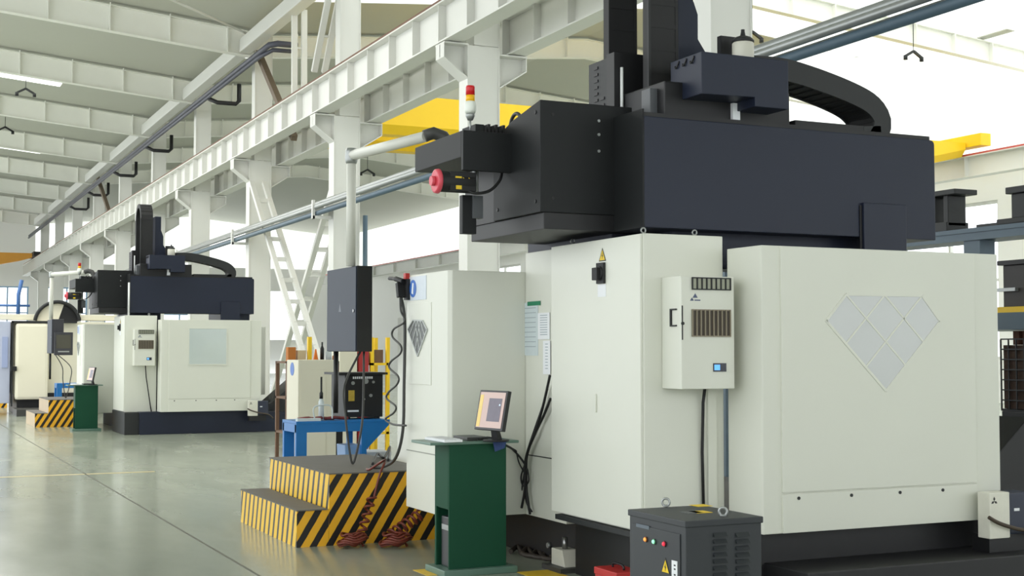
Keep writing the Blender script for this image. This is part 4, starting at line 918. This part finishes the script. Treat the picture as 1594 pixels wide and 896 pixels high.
# things round the foot of the near machine
a = at(926, 881, X=4.60); b = at(960, 882, X=4.60)
t = thing('toolbox', (4.68, (a.y + b.y) / 2, 0), 'red toolbox on the floor between podium and dark transformer cabinet', 'toolbox')
MB().box(4.60, 4.80, b.y, a.y, 0, a.z - .05).build('box', red, t, bevel=.006); MB().box(4.595, 4.805, b.y - .005, a.y + .005, a.z - .05, a.z).build('lid', red, t, bevel=.006)
MB().tube(smooth([(4.7, b.y + .08, a.z), (4.7, b.y + .09, a.z + .03), (4.7, a.y - .09, a.z + .03), (4.7, a.y - .08, a.z)], 3), .008).build('handle', black, t)
a = at(869, 876, X=4.88); b = at(890, 857, X=4.88)
t = thing('levelling_foot', (4.9, (a.y + b.y) / 2, 0), 'white levelling foot beside the dark base of the near machine', 'machine foot')
MB().prism([(4.82, a.y, a.z), (4.82, b.y, a.z), (4.82, b.y + .05, b.z), (4.82, a.y, b.z)], (.14, 0, 0)).build('wedge_block', M('cream_tank', (206, 204, 190), .4), t, bevel=.006)
MB().cyl((4.88, (a.y + b.y) / 2, b.z - .002), (4.88, (a.y + b.y) / 2, b.z + .09), .022, n=10).build('screw', steel, t)
MB().box(4.76, 4.99, b.y - .05, a.y + .05, 0, a.z).build('foot_plate', dgrey, t)
m = MB()
for k in range(4): m.tube(smooth([at(795 + 16 * k, 858 + 3 * k, Z=.02), at(806 + 16 * k, 850 + 3 * k, Z=.04), at(815 + 16 * k, 862 + 3 * k, Z=.02), at(838 + 14 * k, 866 + 2 * k, Z=.02)]), .02)
tag(m.build('cable_bundle', M('brown_black_cable', (64, 56, 48), .6)), 'loose brown black cables on the floor right of the green podium', 'cables')

# transformer cabinet in the foreground
zt = .80; Fc = at(1067, 811, Z=zt); Lc = at(977, 795.5, Z=zt); Rc = at(1186.5, 803, Z=zt)
x0, y0, y1, x1 = Fc.x, Fc.y, at(977, 797, X=Fc.x).y, Rc.x
t = thing('transformer_cabinet', ((x0 + x1) / 2, (y0 + y1) / 2, 0), 'dark grey transformer cabinet with three lamps in the foreground', 'cabinet')
tr = M('dark_grey_cabinet_paint', (44, 48, 51), .5, var=.08)
MB().box(x0 + .008, x1 - .008, y0 + .008, y1 - .008, 0.06, zt - .03).build('body', tr, t, bevel=.006)
lid = MB().box(x0, x1, y0, y1, zt - .035, zt).build('lid', tr, t, bevel=.005)
MB().box(x0 + .03, x1 - .03, y0 + .03, y1 - .03, 0, .06).build('plinth', black, t)
dpan = MB().box(x0 + .002, x0 + .008, y0 + .06, y1 - .05, .10, zt - .075).build('side_panel', tr, t, bevel=.003)
for px, py, nm, c1, c2 in ((1006, 839, 'orange_lamp', 'lamp_orange', (236, 150, 70)), (1019, 842.5, 'green_lamp', 'lamp_green', (150, 236, 190)), (1035, 846, 'red_lamp', 'lamp_red', (224, 50, 70))):
    p = at(px, py, X=x0 + .002); o = MB().tube([(x0 + .003, p.y, p.z), (x0 - .006, p.y, p.z)], .016, 16).build('lamp_ring', M(c1 + '_ring', tuple(int(v * .45) for v in c2), .4), t)
    MB().lathe((0, 0, 0), [(.011, 0), (.008, .006), (0, .009)], 12); MB().tube([(x0 - .006, p.y, p.z), (x0 - .012, p.y, p.z), (x0 - .014, p.y, p.z)], [.0115, .009, .003], 14).build(nm, M(c1, c2, .25, emit=.9), o)
p = at(1036, 881, X=x0 + .001); tri_sign((x0 + .002, p.y, p.z), (0, -1, 0), (0, 0, 1), .085, (-1, 0, 0), t)
p = at(1050, 887, X=x0 + .001); lp = MB().box(x0, x0 + .002, p.y - .028, p.y + .028, p.z - .05, p.z + .05).build('white_label', paper, t)
m = MB()
for dz in (.03, .01, -.02): m.box(x0 - .0012, x0, p.y - .012, p.y + .004, p.z + dz - .008, p.z + dz)
m.build('label_print', char, lp)
a, b = at(990, 814, X=x0), at(1010, 824, X=x0); MB().box(x0 + .0005, x0 + .002, b.y, a.y, b.z, a.z).build('name_plate', M('slate_plate', (84, 96, 106), .4), t)
for px in (1110, 1145):
    for i in range(9):
        p = at(px, 832 + 10.4 * i, Y=y0 + .008); q = at(px + 20, 832, Y=y0 + .008)
        MB().prism([(p.x, y0 + .008, p.z + .012), (p.x, y0 + .008, p.z - .010), (p.x, y0 - .010, p.z - .010)], (q.x - p.x, 0, 0)).build('louvre', tr, t)
for px, py in ((1036.5, 788), (1125.5, 803)):
    p = at(px, py, Z=zt); o = MB().tube(arc((p.x, p.y, zt + .025), .022, 0, 2 * math.pi, 14, (.8, -.6, 0), (0, 0, 1))[:-1], .007, 8, closed=True).cyl((p.x, p.y, zt), (p.x, p.y, zt + .008), .018, n=10).build('lifting_eye', galv, t)
for px, py, mt, nm in ((1091, 786.5, 'sign_yellow', 'yellow_label'), (1090, 796.5, 'sign_yellow', 'yellow_label'), (1076, 797, 'mid_grey_paint', 'grey_label')):
    p = at(px, py, Z=zt); MB().box(p.x - .05, p.x + .05, p.y - .05, p.y + .05, zt, zt + .0015).build(nm, MATS[mt], lid)

# ------------------------------------------------------------------ steel frame and goods at the right
X = 9.0
t = thing('goods_stand', (X, 10.5, 0), 'slate blue steel stand with goods on it, behind the near machine at right', 'stand')
zb0, zb1 = at(1500, 375, X=X).z, at(1500, 356, X=X).z
MB().box(X + .012, X + .05, 8.2, 13.6, zb0 + .04, zb1 - .04).box(X, X + .35, 8.2, 13.6, zb1 - .04, zb1).box(X, X + .35, 8.2, 13.6, zb0 - .0, zb0 + .04).build('top_beam', slate, t)
for px in (1510,):
    y = at(px, 385, X=X).y; MB().box(X + .02, X + .2, y - .1, y + .1, 0, zb0).build('post', slate, t)
MB().box(X + .02, X + .2, 8.3, 8.5, 0, zb0).build('post', slate, t); MB().box(X + .02, X + .2, 13.3, 13.5, 0, zb0).build('post', slate, t)
z = at(1575, 477, X=X).z; MB().box(X, X + .06, 8.2, 13.6, z - .05, z + .0).build('yellow_rail', yellow, t); MB().box(X, X + .9, 8.2, 13.6, z - .20, z - .05).build('lower_beam', slate, t)
ZL = z
# bracket and block lying on the top beam
a, b = at(1453, 300, X=X + .1), at(1490, 300, X=X + .1); z1 = a.z; z0 = zb1
m = MB(); m.box(X + .02, X + .3, b.y - .05, a.y + .12, z1 - .05, z1).box(X + .05, X + .27, b.y + .07, b.y + .13, z0 + .05, z1 - .05).box(X + .05, X + .27, a.y - .02, a.y + .04, z0 + .05, z1 - .05).box(X + .03, X + .3, b.y + .07, a.y + .04, z0, z0 + .09)
tag(m.build('steel_bracket', char, bevel=.008), 'dark steel bracket with a square opening standing on the slate frame', 'bracket')
a, b = at(1579, 292, X=X + .1), at(1606, 292, X=X + .1)
m = MB(); m.box(X + .02, X + .4, b.y - .02, a.y + .03, a.z - .06, a.z).box(X + .05, X + .36, b.y, a.y - .01, zb1 + .05, a.z - .06).box(X + .0, X + .4, b.y - .1, a.y + .12, zb1, zb1 + .05)
tag(m.build('steel_block', char, bevel=.008), 'dark flanged steel block on the slate frame at the right picture edge', 'block')
a, b = at(1544, 342, X=X + .1), at(1578, 342, X=X + .1); tag(MB().box(X + .05, X + .3, a.y - .02 - .28, a.y + .14, zb1, zb1 + .03).build('steel_plate', char), 'thin dark plate lying on the slate frame beside the flanged block', 'plate')
a, b = at(1561, 406, X=X + .1), at(1612, 406, X=X + .1)
t = thing('steel_bin', (X + .4, (a.y + b.y) / 2, ZL - .05), 'black steel bin standing on the yellow edged rail at right', 'bin')
MB().box(X + .1, X + .75, b.y, a.y, ZL, a.z - .04).build('body', M('warm_black_paint', (52, 48, 46), .5, var=.15), t, bevel=.008); MB().box(X + .07, X + .78, b.y - .03, a.y + .04, a.z - .04, a.z).build('rim', black, t)
MB().box(X + .06, X + .1, b.y + .2, a.y + .06, ZL + .14, ZL + .17).build('side_lug', galv, t)
a, b = at(1557, 505, X=X + .1), at(1606, 505, X=X + .1); zc0 = at(1580, 640, X=X + .1).z; zc1 = at(1580, 528, X=X + .1).z
tag(MB().box(X + .1, X + .8, b.y - .2, a.y, .0, zc0).build('pallet_base', black, bevel=.01), 'black pedestal below the wire mesh crate at right', 'pedestal')
t = thing('mesh_crate', (X + .4, (a.y + b.y) / 2, zc0), 'brown wire mesh crate of parts behind the near machine at right', 'crate')
MB().box(X + .118, X + .76, b.y - .16, a.y - .016, zc0 + .022, zc1 - .05).build('contents', M('dark_brown_parts', (84, 64, 52), .7, var=.3, scale=9, bump=.5), t)
m = MB(); y = b.y - .18
while y < a.y: m.box(X + .10, X + .11, y, y + .012, zc0, zc1); y += .09
zz = zc0
while zz < zc1: m.box(X + .098, X + .112, b.y - .18, a.y, zz, zz + .012); zz += .09
m.box(X + .1, X + .8, a.y - .012, a.y, zc0, zc0 + .02).box(X + .1, X + .8, b.y - .18, a.y, zc0, zc0 + .015); m.build('wire_mesh', black, t)
for i in range(4):
    y = a.y - .05 - .11 * i; tag(MB().box(X + .2, X + .6, y - .07, y, zc1 - .048, min(zc1 + .10, ZL - .21)).build('wooden_block', M('reddish_brown_wood', (130, 92, 74), .7, var=.2)), 'reddish brown block on the mesh crate', 'block', 'blocks on the mesh crate')

# ------------------------------------------------------------------ the distant operator's place: the same set again
T[0] = T_far
platform(True, 'distant two-step platform with pale risers, beside the distant green podium')
podium(True, ('distant green podium in front of the distant machine', 'computer case inside the distant green podium', 'thin dark monitor on the distant green podium', 'white keyboard on the distant green podium', 'dark notebook on the distant green podium'))
pendant(True, 'dark control box with screen hanging beside the distant machine')
table(True, 'small blue table behind the distant striped platform')
T[0] = ident

# ------------------------------------------------------------------ third machine at the left edge
Y3 = 38.0
def X3(px, y=Y3): return at(px, 560, Y=y).x
def Z3(py, y=Y3): return at(50, py, Y=y).z
t = thing('turning_machine', (X3(60), Y3 + 1, 0), 'cream machine with dark door frame, furthest back at the left edge', 'machine')
MB().box(X3(20), X3(190), Y3 + .3, Y3 + 2.4, .55, Z3(500)).build('enclosure', ivory, t, bevel=.02)
MB().box(X3(24), X3(76), Y3 + .05, Y3 + .3, Z3(622), Z3(503)).build('sliding_door', M('pale_cream_door', (240, 234, 212), .45, var=.02), t, bevel=.08)
m = MB(); m.box(X3(18.5), X3(21), Y3 + .1, Y3 + .31, Z3(632), Z3(500)).box(X3(18.5), X3(120), Y3 + .1, Y3 + .31, Z3(502), Z3(499)); m.build('door_frame', char, t)
MB().box(X3(17), X3(26), Y3 - .05, Y3 + .1, Z3(577), Z3(570)).build('door_handle', black, t)
MB().box(X3(28), X3(190), Y3 + .2, Y3 + 2.5, 0, .56).build('bed', black, t, bevel=.02)
MB().box(X3(-10), X3(186), Y3 + .6, Y3 + 1.0, Z3(497), Z3(488)).build('top_beam', ivory, t, bevel=.02)
MB().box(X3(-12), X3(17), Y3 + .2, Y3 + 1.6, 0.3, Z3(500)).build('control_cabinet', M('lavender_grey', (188, 194, 214), .45, var=.04), t, bevel=.02)
MB().box(X3(4), X3(13), Y3 + .17, Y3 + .2, Z3(572), Z3(524)).build('cabinet_door', M('lavender_blue', (160, 172, 208), .45), t)
m = MB(); c = Vector((X3(92), Y3 + .5, Z3(502))); m.tube(arc(c, .58, .12, math.pi - .12, 24, (1, 0, 0), (0, 0, 1)), .05, 8); m.build('wheel_rim', char, t)
MB().prism([c + Vector((0, .06, 0))] + [p + Vector((0, .06, 0)) for p in arc(c, .56, 1.25, math.pi - .05, 16, (1, 0, 0), (0, 0, 1))], (0, .05, 0)).build('wheel_disc', ivory, t)
MB().prism([c + Vector((0, .06, 0))] + [p + Vector((0, .06, 0)) for p in arc(c, .56, .1, 1.25, 10, (1, 0, 0), (0, 0, 1))], (0, .05, 0)).build('wheel_guard', black, t)
MB().box(X3(22), X3(120), Y3 - .9, Y3 + .2, 0, .18).build('apron_plate', dgrey, t)
p = at(11, 634, Z=0)
o = MB().box(p.x - 1.2, p.x, p.y, p.y + 1.6, 0, .62).build('step_platform', [tan, stripes('far_platform_stripes', (1, 0, -0.62), 0.17, 0.54, YEL, BLK), deck]); facemats(o, 0, 1, 2); tag(o, 'yellow and black striped platform at the left picture edge', 'platform')
m = MB(); m.tube([(X3(-10, 60), 60, at(5, 475, Y=60).z), (X3(45, 60), 60, at(5, 475, Y=60).z)], .05); m.tube([(X3(27, 60), 60, at(5, 490, Y=60).z), (X3(27, 60), 60, at(5, 458, Y=60).z), (X3(32, 60), 60, at(5, 435, Y=60).z)], .08)
tag(m.build('service_pipe', M('blue_pipe', (70, 110, 170), .5)), 'blue service pipes below the far end of the crane girder', 'pipes')
